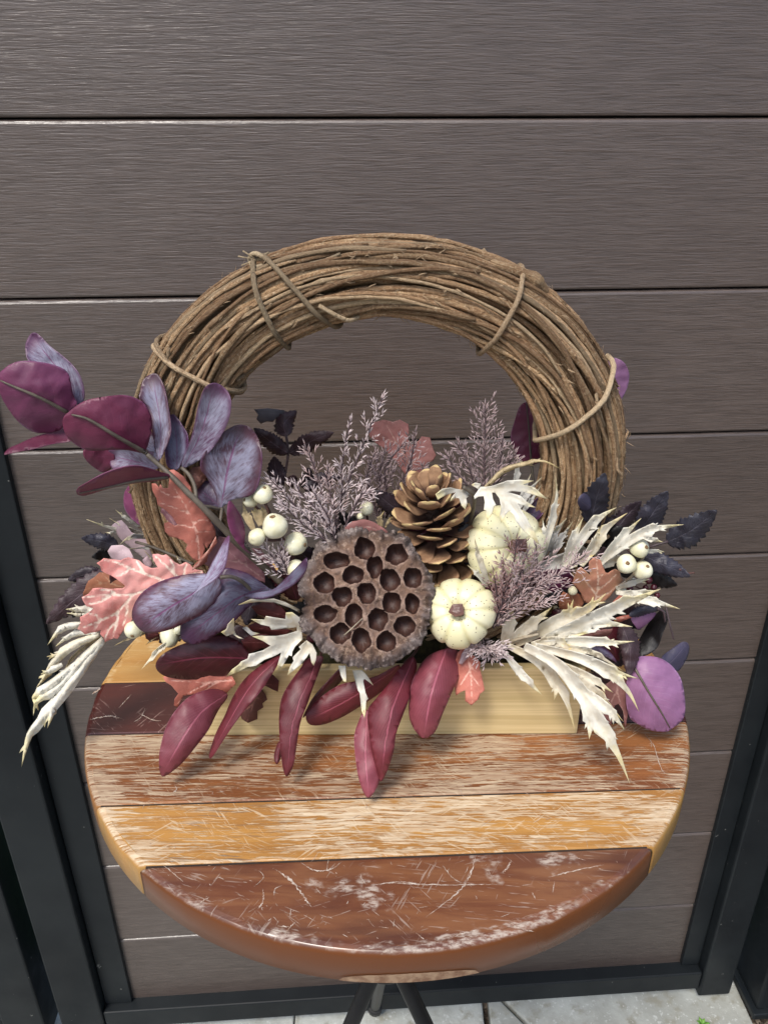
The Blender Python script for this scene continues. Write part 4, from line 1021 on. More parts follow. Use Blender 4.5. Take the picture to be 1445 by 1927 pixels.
L('I', [(690,1190),(668,1120),(690,1030),(715,960),(750,935),(785,945),(805,1000),(825,1100),(840,1220),(790,1262),(720,1240)], [(775,1255),(765,1100),(750,940)], .69, .70, 'euc_mag', midrib=(.0012, 'stem'))
L('I', [(1140,800),(1165,735),(1200,706),(1240,714),(1272,745),(1287,800),(1272,872),(1228,945),(1180,935),(1150,870)], [(1150,900),(1200,800),(1240,718)], .672, .678, 'euc_purple')
L('I', [(820,1150),(850,1110),(900,1130),(900,1210),(850,1240),(825,1200)], [(880,1230),(840,1120)], .70, .70, 'euc_bloom_dark')
twig(e4, 'I', [(800,1500),(790,1380),(775,1250)], [.66,.68,.69], .0014, 'stem')
twig(e4, 'I', [(900,1450),(1100,1100),(1160,890)], [.68,.682,.673], .0014, 'stem')
L('E', [(430,590),(460,540),(500,505),(525,530),(528,560),(515,590),(480,622),(445,615)], [(440,610),(515,520)], .63, .635, 'euc_bloom_dark', cup=-.01)

# ================================================================== OAK LEAVES
def oak(label, f, base, Y, name='oak_leaf'): return thing(name, f, base, Y, label, 'leaf', 'autumn oak leaves in the arrangement')
o = oak('salmon oak leaf upright beside the left limb of the wreath', 'a3', (545, 785), .57)
leaf(o, 'a3', [(185,200),(215,200),(240,230),(250,205),(270,235),(310,235),(320,170),(310,100),(350,95),(430,150),(480,230),(500,290),(540,340),(560,400),(620,470),(665,550),(668,600),(640,640),(600,690),(570,640),(560,580),(575,570),(565,600),(580,660),(590,700),(575,740),(545,785),(500,775),(440,700),(455,660),(420,630),(370,610),(320,600),(285,560),(280,500),(310,490),(360,520),(380,510),(340,450),(290,400),(230,360),(220,310),(190,250)], [(545,780),(520,560),(440,380),(320,180)], .572, .565, 'salmon', smooth=False, cup=.012, tilt=.006,
     veins=[[(510,540),(400,510),(300,530)],[(530,620),(470,650),(450,690)],[(470,430),(350,380),(235,340)],[(440,380),(480,320),(490,270)],[(500,500),(570,470),(620,490)],[(400,310),(300,280),(210,230)],[(520,560),(580,560),(650,560)]])
leaf(o, 'a3', [(490,855),(505,815),(560,760),(620,690),(668,600),(680,640),(640,700),(610,740),(600,790),(560,820)], [(495,850),(580,750),(668,605)], .556, .552, 'salmon', smooth=False, name='folded_edge', veins=[])
o = oak('dusky mauve leaf backs under the eucalyptus stem', 'a3', (900, 900), .585)
leaf(o, 'a3', [(570,800),(640,700),(690,600),(760,610),(830,690),(900,740),(1040,880),(1040,950),(900,890),(760,850),(620,830)], [(1030,920),(820,760),(690,620)], .582, .588, 'dusky', smooth=False, veins=[[(900,820),(890,760),(880,740)],[(860,800),(760,780),(660,800)]])
leaf(o, 'a3', [(260,380),(330,420),(380,510),(360,540),(300,500),(250,430)], [(370,530),(270,390)], .60, .605, 'dusky', smooth=False, veins=[])
leaf(o, 'a3', [(940,690),(1000,690),(1080,790),(1170,920),(1140,930),(1050,850)], [(1160,920),(950,700)], .578, .575, 'dusky', smooth=False, veins=[])
o = oak('big pink oak leaf with white veins spreading left over the table', 'a2', (1150, 560), .575)
leaf(o, 'a2', [(205,480),(270,435),(330,445),(420,455),(490,425),(540,440),(590,455),(640,500),(700,525),(760,520),(715,440),(710,400),(760,395),(800,410),(835,400),(870,430),(910,470),(960,495),(1010,470),(1050,490),(1075,520),(1110,540),(1160,545),(1180,580),(1000,620),(850,660),(740,760),(650,880),(600,940),(560,960),(520,1000),(500,1040),(440,1100),(395,1165),(360,1160),(280,1195),(265,1150),(235,1120),(245,1080),(230,1095),(150,1110),(100,1125),(60,1090),(30,1075),(60,1020),(55,970),(130,930),(180,890),(110,870),(85,830),(70,790),(130,760),(170,710),(250,705),(340,715),(440,710),(465,690),(440,665),(380,620),(330,590),(250,550),(240,510)], [(1160,560),(830,645),(540,760),(250,770),(85,790)], .575, .548, 'pink', smooth=False, cup=.010, wave=.003, step=5,
     veins=[[(820,640),(680,590),(520,530),(380,470),(280,455)],[(640,580),(600,510),(560,460)],[(500,530),(440,580),(380,590)],[(540,760),(480,830),(380,930),(240,1000),(80,1060)],[(400,920),(390,1020),(350,1140)],[(390,1010),(310,1080),(280,1170)],[(240,1000),(200,950),(140,940)],[(400,770),(330,730),(240,720)],[(330,775),(230,830),(130,850)],[(940,610),(850,520),(740,420)],[(900,560),(900,510),(870,450)],[(1000,600),(1000,540),(1020,490)],[(480,830),(480,920),(440,1060)],[(300,970),(230,1010),(180,1090)]])
o = oak('copper brown oak leaf tucked behind the big pink leaf', 'a2', (440, 720), .60)
leaf(o, 'a2', [(80,750),(110,680),(130,640),(180,610),(230,565),(300,560),(385,600),(420,640),(475,690),(440,730),(300,740),(170,760),(110,870),(85,850)], [(460,700),(280,660),(100,720)], .59, .60, 'copper', smooth=False, veins=[[(380,680),(300,620),(260,570)],[(250,660),(180,620)]])
o = oak('salmon oak leaf lying below the dark burgundy leaf', 'B', (1000, 980), .563)
leaf(o, 'B', [(755,965),(800,950),(1000,940),(1110,960),(1130,1000),(1080,1050),(1000,1060),(930,1050),(860,1060),(830,1120),(812,1110),(815,1080),(835,1050),(800,1010),(770,990)], [(1110,980),(960,990),(780,980)], .560, .545, 'salmon', smooth=False, veins=[[(1000,990),(900,1040),(830,1100)],[(1050,985),(1000,1010),(950,1050)]])
o = oak('dark brown oak leaf hanging over the front board of the planter', 'B', (1250, 980), .567)
leaf(o, 'B', [(1150,1140),(1180,1090),(1200,1040),(1240,1000),(1280,1050),(1290,1080),(1265,1100),(1270,1120),(1240,1140),(1240,1180),(1215,1190),(1190,1200),(1160,1180)], [(1260,1010),(1220,1100),(1185,1195)], .566, .560, 'brown', smooth=False, veins=[[(1230,1070),(1260,1080)],[(1210,1110),(1170,1140)]])
leaf(o, 'B', [(1240,1030),(1250,990),(1300,940),(1320,955),(1350,985),(1345,1040),(1320,1030),(1280,1010)], [(1255,1000),(1340,1010)], .567, .562, 'maroon', smooth=False, veins=[])
o = oak('rosewood oak leaf standing behind the mauve sprigs', 'C', (1080, 620), .665)
leaf(o, 'C', [(800,260),(830,235),(880,220),(940,232),(980,218),(1030,245),(1035,290),(1025,330),(1050,370),(1090,345),(1110,318),(1140,322),(1160,325),(1172,370),(1180,400),(1195,430),(1175,465),(1150,470),(1120,500),(1130,530),(1160,515),(1200,510),(1222,540),(1190,600),(1120,630),(1050,600),(960,470),(900,400),(830,350),(800,310)], [(1110,630),(1000,420),(900,250)], .665, .675, 'rosewood', smooth=False, veins=[[(1000,420),(1000,320),(985,240)],[(1040,490),(1110,420),(1160,380)],[(960,360),(880,320),(830,310)],[(1080,570),(1150,550),(1200,530)]])
o = oak('small red brown leaf peeping over the lotus pod', 'C', (800, 880), .585)
leaf(o, 'C', [(655,860),(700,820),(770,808),(830,825),(900,870),(935,915),(880,930),(800,920),(720,920),(690,890)], [(900,900),(790,850),(670,860)], .585, .58, 'rosewood', smooth=False, veins=[])
o = oak('coral oak leaf upright among white leaves at the right', 'a5', (520, 990), .585)
leaf(o, 'a5', [(335,850),(355,790),(380,740),(400,730),(440,765),(470,790),(455,740),(460,690),(510,655),(545,680),(560,720),(580,770),(600,775),(650,745),(685,760),(690,800),(712,825),(690,860),(640,910),(600,960),(560,990),(480,1000),(430,990),(400,920)], [(500,1000),(525,850),(515,670)], .580, .572, 'coral', smooth=False, cup=.008, veins=[[(510,930),(450,850),(395,760)],[(520,900),(590,850),(660,780)],[(525,830),(560,780)],[(515,950),(600,920),(680,850)]])
o = oak('small brown oak leaf below the coral one at the right', 'a5', (400, 1050), .585)
leaf(o, 'a5', [(235,990),(250,940),(270,910),(310,930),(340,915),(400,930),(430,980),(400,1040),(300,1060),(240,1030)], [(410,1030),(330,980),(250,950)], .585, .58, 'copper', smooth=False, veins=[[(350,990),(330,940)],[(300,970),(260,1010)]])
o = oak('brick red oak leaf between two white leaf fans at the right', 'a5', (600, 1070), .58)
leaf(o, 'a5', [(580,1070),(610,1020),(640,980),(690,930),(740,915),(760,940),(795,950),(790,990),(740,1010),(720,1040),(650,1070)], [(590,1065),(680,1000),(770,940)], .580, .572, 'salmon', smooth=False, veins=[[(640,1030),(690,1030)],[(680,990),(740,990)]])
leaf(o, 'a5', [(640,1110),(700,1090),(760,1080),(780,1100),(720,1120),(680,1140)], [(650,1115),(770,1090)], .578, .57, 'salmon', smooth=False, veins=[])
o = oak('salmon oak leaf hanging below the front pumpkin', 'F', (60, 640), .56)
leaf(o, 'F', [(-20,760),(0,690),(45,640),(80,622),(60,700),(90,700),(130,740),(128,780),(140,820),(155,900),(130,920),(120,950),(80,985),(60,970),(45,960),(45,900),(20,910),(-5,930),(-20,860)], [(50,650),(75,800),(85,975)], .556, .538, 'salmon', smooth=False, veins=[[(65,740),(110,800)],[(75,810),(130,880)],[(70,790),(20,870)]])
leaf(o, 'D', [(1110,990),(1130,930),(1170,870),(1190,850),(1240,870),(1200,890),(1165,960),(1130,1000)], [(1115,985),(1190,870)], .548, .553, 'palepink', smooth=False, veins=[])
o = oak('brownish pink oak leaf hanging under the white fan at the right end', 'a6', (480, 880), .56)
leaf(o, 'a6', [(300,1000),(400,920),(480,870),(600,890),(608,1060),(605,1300),(578,1450),(565,1380),(550,1250),(500,1170),(460,1190),(430,1290),(420,1400),(380,1420),(330,1340),(310,1200)], [(480,890),(500,1080),(590,1380)], .570, .558, 'rosewood', smooth=False, veins=[[(490,1000),(420,1150),(400,1350)]])
leaf(o, 'F', [(680,600),(800,560),(880,550),(860,590),(760,610)], [(690,600),(870,560)], .575, .57, 'rosewood', smooth=False, veins=[])
o = oak('small brown oak leaf beside the eucalyptus stem below the wreath tie', 'A', (1010, 930), .60)
leaf(o, 'A', [(985,860),(1010,830),(1060,825),(1100,808),(1135,820),(1115,850),(1120,870),(1080,890),(1060,920),(1035,950),(1015,935),(1000,890)], [(1020,940),(1060,870),(1125,822)], .596, .602, 'brown', smooth=False, veins=[[(1045,900),(1010,850)],[(1070,865),(1100,880)]])
o = oak('pale mauve leaf scraps behind the big pink leaf', 'a2', (600, 430), .62)
leaf(o, 'a2', [(305,370),(340,320),(440,315),(500,350),(540,430),(520,470),(420,480),(340,440)], [(520,450),(420,380),(320,370)], .60, .605, 'palepink', smooth=False, veins=[[(440,400),(440,330)]])
leaf(o, 'a2', [(340,140),(390,100),(430,90),(470,130),(520,200),(600,230),(800,320),(790,400),(640,440),(540,360),(420,260)], [(780,380),(560,260),(400,120)], .635, .645, 'palepink', smooth=False, veins=[])
leaf(o, 'a2', [(620,450),(660,415),(700,440),(715,500),(690,525),(640,500)], [(690,520),(640,430)], .60, .60, 'palepink', smooth=False, veins=[])
o = oak('dark maroon leaf in the shade left of the lotus pod', 'a8', (500, 380), .57)
leaf(o, 'a8', [(240,380),(330,330),(470,330),(540,390),(520,440),(420,450),(300,500),(270,440)], [(520,400),(260,400)], .566, .56, 'maroon', smooth=False, veins=[])
leaf(o, 'a8', [(330,100),(480,40),(600,110),(660,190),(560,200),(480,190),(380,160)], [(650,180),(340,110)], .572, .57, 'maroon', smooth=False, veins=[])
leaf(o, 'a8', [(300,260),(380,220),(480,230),(560,280),(680,300),(620,340),(480,350),(360,330)], [(670,310),(310,270)], .570, .565, 'maroon', smooth=False, veins=[])

# ================================================================== BURGUNDY LEAVES
def burg(label, x, y, Y): return thing('burgundy_sprig', 'G', (x, y), Y, label, 'sprig', 'burgundy leaf sprigs over the planter front')
b = burg('burgundy sprig fanning out at the front left of the planter', 560, 160, .585)
L = lambda *a, **k: leaf(b, 'G', *a, **k)
twig(b, 'G', [(620,130),(560,150),(470,178)], [.585,.572,.556], .0014, 'stem_red')
L([(75,210),(100,165),(170,125),(280,90),(350,80),(420,100),(460,140),(472,180),(400,235),(330,262),(230,268),(150,262),(100,245)], [(470,178),(270,175),(80,205)], .556, .535, 'burg_dark', cup=.010)
L([(90,620),(95,560),(120,470),(160,400),(220,340),(290,312),(340,310),(382,335),(340,400),(300,480),(240,560),(180,630),(115,678),(95,665)], [(375,332),(250,430),(105,665)], .552, .500, 'burg_light', cup=.008, bow=-.012)
L([(302,590),(330,500),(370,420),(400,350),(450,270),(520,210),(605,165),(590,210),(560,260),(520,320),(460,390),(400,470),(350,545),(315,598)], [(600,172),(470,310),(306,595)], .562, .515, 'burg', tilt=.010, bow=-.008)
b = burg('burgundy sprig with two drooping leaves below the lotus pod, left', 760, 160, .58)
twig(b, 'G', [(790,120),(780,150),(770,185)], [.585,.572,.560], .0014, 'stem_red')
L([(600,420),(610,350),(640,290),(690,220),(720,180),(785,170),(770,230),(740,310),(720,370),(690,450),(675,540),(660,630),(632,680),(615,640),(605,560),(600,490)], [(770,180),(670,420),(632,672)], .560, .500, 'burg', cup=.008, bow=-.010)
L([(578,590),(600,530),(612,580),(590,628)], [(606,540),(588,622)], .520, .505, 'burg')
L([(700,430),(740,350),(800,280),(865,215),(880,250),(830,310),(790,340),(740,390)], [(870,230),(790,310),(705,425)], .563, .542, 'burg_dark', tilt=-.006)
b = burg('burgundy sprig with long drooping leaves below the lotus pod, middle', 1100, 150, .58)
twig(b, 'G', [(1190,130),(1170,160),(1130,200)], [.58,.57,.558], .0014, 'stem_red')
L([(715,440),(720,400),(780,340),(860,290),(950,270),(1020,250),(1110,205),(1090,270),(1020,330),(960,370),(880,420),(800,455),(740,462)], [(1100,215),(900,350),(722,440)], .561, .540, 'burg', cup=.008)
L([(918,520),(935,450),(965,395),(995,440),(1000,540),(1010,600),(1030,640),(1025,700),(1000,750),(975,770),(950,730),(930,650)], [(975,400),(965,600),(978,766)], .530, .480, 'burg_light', bow=-.006)
L([(975,400),(1010,350),(1060,290),(1110,220),(1165,172),(1184,210),(1170,270),(1150,350),(1120,430),(1095,500),(1085,570),(1060,650),(1030,702),(1010,640),(990,560),(980,480)], [(1168,182),(1080,400),(1030,695)], .558, .488, 'burg', cup=.010, bow=-.014)
b = burg('single broad burgundy leaf hanging under the front pumpkin', 1300, 140, .57)
twig(b, 'G', [(1330,90),(1320,120),(1300,150)], [.575,.565,.557], .0013, 'stem_red')
L([(1150,380),(1160,290),(1190,220),(1230,170),(1280,145),(1330,136),(1362,155),(1367,230),(1350,280),(1320,350),(1290,420),(1260,490),(1215,518),(1180,490),(1155,440)], [(1305,142),(1245,330),(1213,515)], .556, .515, 'burg_light', cup=.012, bow=-.012)

# ================================================================== WHITE CUT LEAVES
def wh(label, f, base, Y): return thing('white_leaf_sprig', f, base, Y, label, 'sprig', 'white cut leaf sprigs')
o = wh('white cut leaf reaching left from under the lotus pod', 'a8', (760, 380), .565)
cutpoly(o, 'a8', [[(118,690),(170,630),(225,590),(245,565),(300,540),(310,500),(360,490),(430,470),(495,430),(430,390),(340,350),(420,345),(560,345),(640,330),(700,310),(720,300),(715,270),(640,280),(500,295),(485,265),(410,250),(330,205),(440,210),(455,178),(520,190),(620,205),(625,150),(675,145),(740,190),(760,290),(765,375),(700,440),(680,480),(675,520),(650,510),(620,560),(590,610),(555,640),(555,590),(585,485),(520,520),(440,550),(370,600),(300,610),(200,660)]], [[(700,380),(450,510),(120,690)],[(700,240),(500,240),(335,206)],[(680,360),(500,370),(345,352)],[(660,420),(600,540),(556,638)],[(720,300),(660,160)]], (760,360), .548, .520, 'white', bow=-.006)
cutpoly(o, 'a8', [[(635,680),(660,610),(690,560),(680,530),(720,490),(750,460),(735,440),(800,385),(850,420),(885,490),(880,550),(860,600),(840,570),(825,490),(800,530),(750,590),(690,640)]], [[(820,410),(740,540),(637,678)],[(830,420),(870,520),(860,598)]], (820,400), .545, .530, 'white')
o = wh('two small white leaf points hanging under the lotus pod', 'a8', (1150, 600), .56)
cutpoly(o, 'a8', [[(1070,600),(1130,600),(1138,735),(1115,735),(1090,680)]], [[(1100,610),(1128,735)]], (1100,600), .548, .535, 'white')
cutpoly(o, 'a8', [[(1190,640),(1270,640),(1310,680),(1365,765),(1290,710),(1280,730),(1300,830),(1322,880),(1305,900),(1300,1000),(1290,1040),(1265,980),(1250,830),(1235,810)]], [[(1230,650),(1275,850),(1290,1038)],[(1260,660),(1362,763)]], (1230,650), .546, .522, 'white')
o = wh('small curled cream leaf beside the blue eucalyptus leaf', 'a8', (230, 330), .56)
cutpoly(o, 'a8', [[(75,315),(120,290),(130,250),(182,196),(188,300),(205,340),(268,372),(220,365),(170,330),(120,348)]], [[(190,330),(160,270),(182,198)],[(190,330),(90,316)]], (190,330), .545, .530, 'cream')
cutpoly(o, 'a8', [[(255,280),(290,265),(340,310),(402,325),(330,345)]], [[(270,275),(400,326)]], (270,275), .555, .550, 'white_shaded')
cutpoly(o, 'a8', [[(222,82),(330,33),(420,40),(520,30),(620,60),(740,120),(740,150),(640,100),(520,60),(390,55),(320,64)]], [[(740,130),(500,40),(225,80)]], (740,130), .56, .532, 'cream')
o = wh('long cream leaf spray drooping past the left edge of the table', 'B', (440, 750), .57)
for lob, Yt in (([([(450,770),(340,880),(230,1010),(110,1090),(90,1165)], 40), ([(330,880),(200,990),(100,1060),(95,1105)], 34), ([(240,900),(180,930),(130,950)], 26)], .54),
                ([([(450,775),(350,910),(250,1045),(160,1150),(75,1250),(48,1340),(30,1428)], 46), ([(260,1030),(200,1100),(163,1228)], 36)], .52),
                ([([(430,750),(300,800),(200,880),(150,960),(105,1022)], 38), ([(330,800),(220,850),(160,860)], 24)], .555),
                ([([(420,740),(290,745),(205,808)], 26), ([(380,690),(240,715),(162,803)], 28)], .565),
                ([([(440,640),(340,615),(256,618)], 30), ([(430,650),(340,645),(262,637)], 16)], .575)):
    cut(o, 'B', lob, (440, 750), .572, Yt, random.choice(('white', 'white', 'cream')), crease=-.006, step=6, wm=1.25)
cut(o, 'B', [([(430,760),(300,860),(225,975)], 22), ([(440,770),(330,900),(290,960)], 16)], (440, 750), .578, .56, 'tan')
twig(o, 'B', [(700,640),(560,700),(440,760)], [.59,.582,.572], .0012, 'stem_pale')
o = wh('cream cut leaf poking out left behind the wreath', 'a2', (800, 290), .65)
cut(o, 'a2', [([(780,260),(560,210),(300,150),(112,83)], 56), ([(640,215),(480,160),(318,72)], 30), ([(600,160),(470,70),(372,-5)], 34), ([(420,190),(330,205),(285,200)], 26)], (780, 260), .655, .63, 'white')
cut(o, 'a2', [([(800,270),(600,240),(490,250),(408,318)], 50), ([(840,330),(700,335),(490,352)], 44)], (800, 270), .64, .615, 'white_shaded')
cut(o, 'a2', [([(770,530),(710,450),(638,368)], 34)], (770, 530), .60, .59, 'cream'); cut(o, 'a2', [([(990,510),(955,460),(928,415)], 26)], (990, 510), .585, .58, 'cream')
twig(o, 'a2', [(560,290),(700,330),(850,390),(1080,490)], [.625,.61,.60,.585], .0013, 'stem')
o = wh('narrow cream leaf above the ochre plank at the left', 'a2', (960, 1150), .565)
cut(o, 'a2', [([(980,1150),(800,1240),(700,1340),(608,1445)], 52), ([(820,1230),(770,1250),(748,1262)], 20)], (980, 1150), .565, .535, 'cream'); cut(o, 'a2', [([(660,1110),(520,1150),(365,1228)], 34)], (660, 1110), .575, .56, 'tan')
cut(o, 'a2', [([(800,1120),(720,1160),(650,1220)], 30)], (800, 1120), .572, .56, 'tan')
o = wh('white cut leaf draped over the rear pumpkin', 'a7', (570, 480), .58)
cutpoly(o, 'a7', [[(575,380),(640,290),(700,290),(760,280),(900,230),(1020,222),(1155,230),(1050,265),(1165,300),(1220,350),(1287,407),(1180,375),(1080,345),(950,330),(900,340),(1000,370),(1030,380),(1080,430),(1175,490),(1090,480),(1000,450),(1030,510),(1080,580),(1110,640),(1160,720),(1212,852),(1140,790),(1050,710),(980,620),(960,560),(920,520),(880,560),(840,640),(825,580),(840,490),(820,400),(780,345),(750,345),(760,410),(790,465),(770,480),(750,550),(705,617),(690,570),(695,520),(670,510),(680,440),(670,380),(620,385),(580,410)]], [[(660,320),(850,290),(1020,250),(1150,231)],[(680,320),(950,300),(1100,330),(1285,405)],[(700,320),(880,400),(1000,540),(1090,690),(1210,850)],[(880,360),(1030,420),(1172,488)],[(680,320),(730,450),(706,612)],[(850,420),(870,520),(840,635)]], (650, 310), .545, .520, 'white', bow=-.008, step=6)
cutpoly(o, 'a7', [[(205,360),(270,310),(350,298),(410,310),(470,320),(480,285),(510,340),(540,375),(500,400),(510,450),(490,508),(455,470),(430,400),(390,400),(345,430),(360,390),(400,340),(300,370),(225,415)]], [[(480,330),(340,320),(210,370)],[(480,340),(480,420),(490,505)],[(450,350),(350,428)],[(490,340),(538,375)]], (520, 330), .565, .540, 'white')
cutpoly(o, 'a7', [[(550,270),(590,250),(645,262),(620,315)]], [[(640,290),(552,272)]], (640, 290), .56, .558, 'white')
cut(o, 'a7', [([(660,320),(760,225),(880,120),(1080,70),(1250,40),(1425,122)], 62)], (660, 320), .555, .55, 'tan', crease=-.008)
twig(o, 'a7', [(530,700),(560,540),(580,420),(560,350),(470,290)], [.60,.585,.57,.562,.56], .0018, 'stem')
o = wh('white leaf blades toned down for the shade between pumpkin and wreath', 'a7', (1000, 560), .62)
cut(o, 'a7', [([(970,280),(1000,140),(1003,-5)], 70)], (970, 280), .61, .61, 'white_shaded')
cut(o, 'a7', [([(1000,520),(1100,350),(1240,190)], 66), ([(1020,570),(1120,440),(1230,270)], 50), ([(1010,420),(1080,280),(1130,160)], 40)], (1000, 560), .61, .615, 'white_shaded')
o = wh('two cream leaf points crossing the lower edge of the rear pumpkin', 'a7', (700, 1250), .56)
cut(o, 'a7', [([(720,1230),(640,1020),(578,775)], 66)], (720, 1230), .55, .535, 'cream'); cut(o, 'a7', [([(700,1260),(640,1160),(512,1048)], 66)], (700, 1260), .558, .55, 'white')
o = wh('white leaf fan rising in front of the right limb of the wreath', 'a5', (250, 720), .58)
cut(o, 'a5', [([(120,660),(165,490),(205,320),(225,200),(214,62)], 62), ([(130,560),(130,460),(118,372)], 34)], (150, 700), .585, .57, 'white', step=6)
cut(o, 'a5', [([(110,680),(220,480),(298,368)], 60), ([(150,700),(250,540),(342,395)], 66), ([(180,640),(190,500),(240,440)], 34)], (150, 700), .595, .59, 'white_shaded', step=6)
cut(o, 'a5', [([(270,720),(330,560),(372,470),(416,368)], 74), ([(280,730),(420,500),(540,370),(662,292)], 96)], (250, 740), .58, .56, 'white', step=6)
cut(o, 'a5', [([(400,720),(510,560),(600,440),(742,332)], 96), ([(430,680),(510,590),(525,520),(532,432)], 66), ([(300,740),(380,690),(480,640)], 60)], (350, 740), .577, .557, 'cream', step=6)
cut(o, 'a5', [([(530,720),(640,590),(740,480),(843,372)], 90), ([(530,710),(720,560),(880,470),(1000,440),(1155,418)], 92), ([(850,510),(930,532),(1005,548)], 44)], (520, 720), .572, .548, 'white', step=6)
cut(o, 'a5', [([(560,730),(640,690),(780,640)], 70), ([(860,620),(940,615),(1015,620)], 34)], (560, 730), .578, .565, 'white', step=6)
cut(o, 'a5', [([(660,890),(770,845),(868,828)], 60)], (660, 890), .578, .57, 'white', step=6)
cut(o, 'a5', [([(100,730),(250,690),(420,640),(520,650)], 130)], (100, 730), .588, .58, 'white_shaded', step=6)
o = wh('large white leaf fan spreading right over the planter corner', 'F', (270, 640), .57)
cut(o, 'F', [([(260,640),(300,520),(332,425)], 84), ([(280,640),(380,560),(470,490),(534,430)], 84)], (270, 640), .56, .54, 'cream')
cut(o, 'F', [([(330,640),(520,540),(630,460),(657,385)], 72), ([(330,640),(560,515),(740,445),(843,350)], 100), ([(700,450),(770,420),(840,400)], 50)], (280, 640), .562, .532, 'cream')
cut(o, 'F', [([(480,620),(760,505),(960,415),(1150,326)], 112), ([(560,610),(800,530),(992,540)], 76), ([(480,640),(600,600),(720,575)], 50)], (300, 640), .556, .525, 'white')
cut(o, 'F', [([(450,640),(700,625),(860,635),(1003,622)], 76)], (300, 640), .555, .525, 'white')
cut(o, 'F', [([(960,370),(1100,395),(1262,440)], 62), ([(900,350),(1020,350),(1140,335)], 40)], (940, 350), .562, .55, 'white'); cut(o, 'F', [([(920,315),(1000,292),(1085,272)], 40)], (920, 315), .575, .57, 'white')
twig(o, 'F', [(240,650),(330,615),(460,580)], [.565,.558,.55], .0014, 'stem_pale')
o = wh('white leaf fan drooping over the right front of the planter', 'F', (290, 650), .565)
cut(o, 'F', [([(270,690),(340,780),(420,870),(482,928)], 54)], (290, 650), .552, .535, 'white')
cut(o, 'F', [([(290,650),(450,730),(540,830),(620,970),(672,1150)], 76), ([(540,770),(560,880),(548,960)], 58)], (290, 650), .550, .525, 'cream')
cut(o, 'F', [([(380,650),(560,750),(690,900),(790,1060),(870,1200),(920,1290),(978,1432)], 104), ([(700,890),(745,1050),(747,1180)], 80), ([(700,890),(850,1010),(948,1125)], 74)], (330, 650), .545, .485, 'white', bow=-.012)
cut(o, 'F', [([(560,740),(680,830),(800,930),(943,1080)], 72), ([(560,740),(760,840),(882,913)], 66)], (380, 640), .540, .515, 'cream')
cut(o, 'F', [([(440,650),(700,720),(850,800),(960,900),(1030,1022)], 80), ([(500,660),(760,740),(900,800),(1028,835)], 66)], (380, 640), .542, .512, 'white')
cut(o, 'F', [([(560,640),(760,690),(945,795)], 46), ([(420,640),(560,620),(640,660)], 60)], (380, 640), .548, .53, 'cream')

# ================================================================== DARK SERRATED LEAVES
def dk(label, f, base, Y): return thing('dark_leaf_sprig', f, base, Y, label, 'sprig', 'dark serrated leaf sprigs')
o = dk('dark serrated leaf sprig standing in the middle of the wreath', 'C', (300, 600), .68)
twig(o, 'C', [(285,640),(300,560),(322,415),(310,310)], .678, .0012, 'stem_dark')
serr(o, 'C', [(322,418),(220,350),(118,268)], 60, .678, .668, 'darkbrown', 12); serr(o, 'C', [(328,418),(460,345),(592,293)], 62, .678, .668, 'darkbrown', 12)
serr(o, 'C', [(312,318),(300,240),(372,165)], 66, .678, .69, 'darkbrown', 9)
leaf(o, 'C', [(120,158),(200,152),(300,163),(312,185),(285,212),(255,205),(230,232),(195,228),(160,243),(135,215),(145,190)], [(305,190),(130,170)], .69, .68, 'greydark', smooth=False)
serr(o, 'C', [(280,600),(250,520),(238,435)], 62, .675, .67, 'dark', 9)
serr(o, 'C', [(420,640),(520,570),(640,560)], 48, .675, .67, 'dark', 9); serr(o, 'C', [(330,620),(350,570),(355,545)], 36, .675, .67, 'darkbrown', 7); serr(o, 'C', [(400,620),(440,560),(440,500)], 40, .68, .67, 'dark', 7)
o = dk('blue black serrated leaf sprig spreading to the right', 'a5', (700, 640), .61)
twig(o, 'a5', [(700,650),(850,600),(930,575),(1040,543)], [.61,.605,.60,.60], .0011, 'stem_dark')
serr(o, 'a5', [(470,420),(510,240),(578,38)], 118, .60, .59, 'darkblue', 10); leaf(o, 'a5', [(375,250),(395,205),(430,190),(470,230),(470,300),(420,320),(390,290)], [(460,290),(385,240)], .592, .585, 'slate')
serr(o, 'a5', [(820,490),(930,330),(1040,172)], 105, .61, .60, 'darkblue', 11); serr(o, 'a5', [(650,470),(740,350),(845,245)], 80, .62, .62, 'dark', 10)
serr(o, 'a5', [(1028,547),(1210,460),(1400,312)], 122, .60, .585, 'darkblue', 11); serr(o, 'a5', [(850,640),(1020,720),(1205,800)], 88, .60, .585, 'darkblue', 10)
serr(o, 'a5', [(860,740),(980,820),(1110,865)], 70, .61, .60, 'black', 9)
twig(o, 'a5', [(1120,745),(1180,775),(1235,772)], .59, .0008, 'stem_red')
serr(o, 'a5', [(420,520),(560,430),(660,350)], 80, .615, .61, 'dark', 8); serr(o, 'a5', [(560,640),(640,500),(700,430)], 80, .62, .615, 'black', 8); serr(o, 'a5', [(700,800),(800,700),(900,640)], 80, .61, .605, 'black', 8)
o = dk('dark serrated leaf sprig sticking out left behind the pink oak leaf', 'a2', (420, 380), .62)
serr(o, 'a2', [(400,320),(240,280),(62,253)], 84, .62, .61, 'darkblue', 9); serr(o, 'a2', [(380,330),(270,400),(160,425)], 70, .625, .62, 'black', 8)
serr(o, 'B', [(520,430),(340,540),(155,692)], 84, .615, .59, 'darkbrown', 11); serr(o, 'B', [(440,425),(350,440),(268,468)], 44, .62, .61, 'dark', 7); serr(o, 'B', [(420,560),(340,610),(290,660)], 40, .61, .60, 'black', 6)
twig(o, 'a2', [(560,470),(440,380),(390,320)], [.61,.618,.62], .001, 'stem_dark')
o = dk('dark serrated leaf sprig hanging beside the light purple leaf', 'a6', (640, 330), .58)
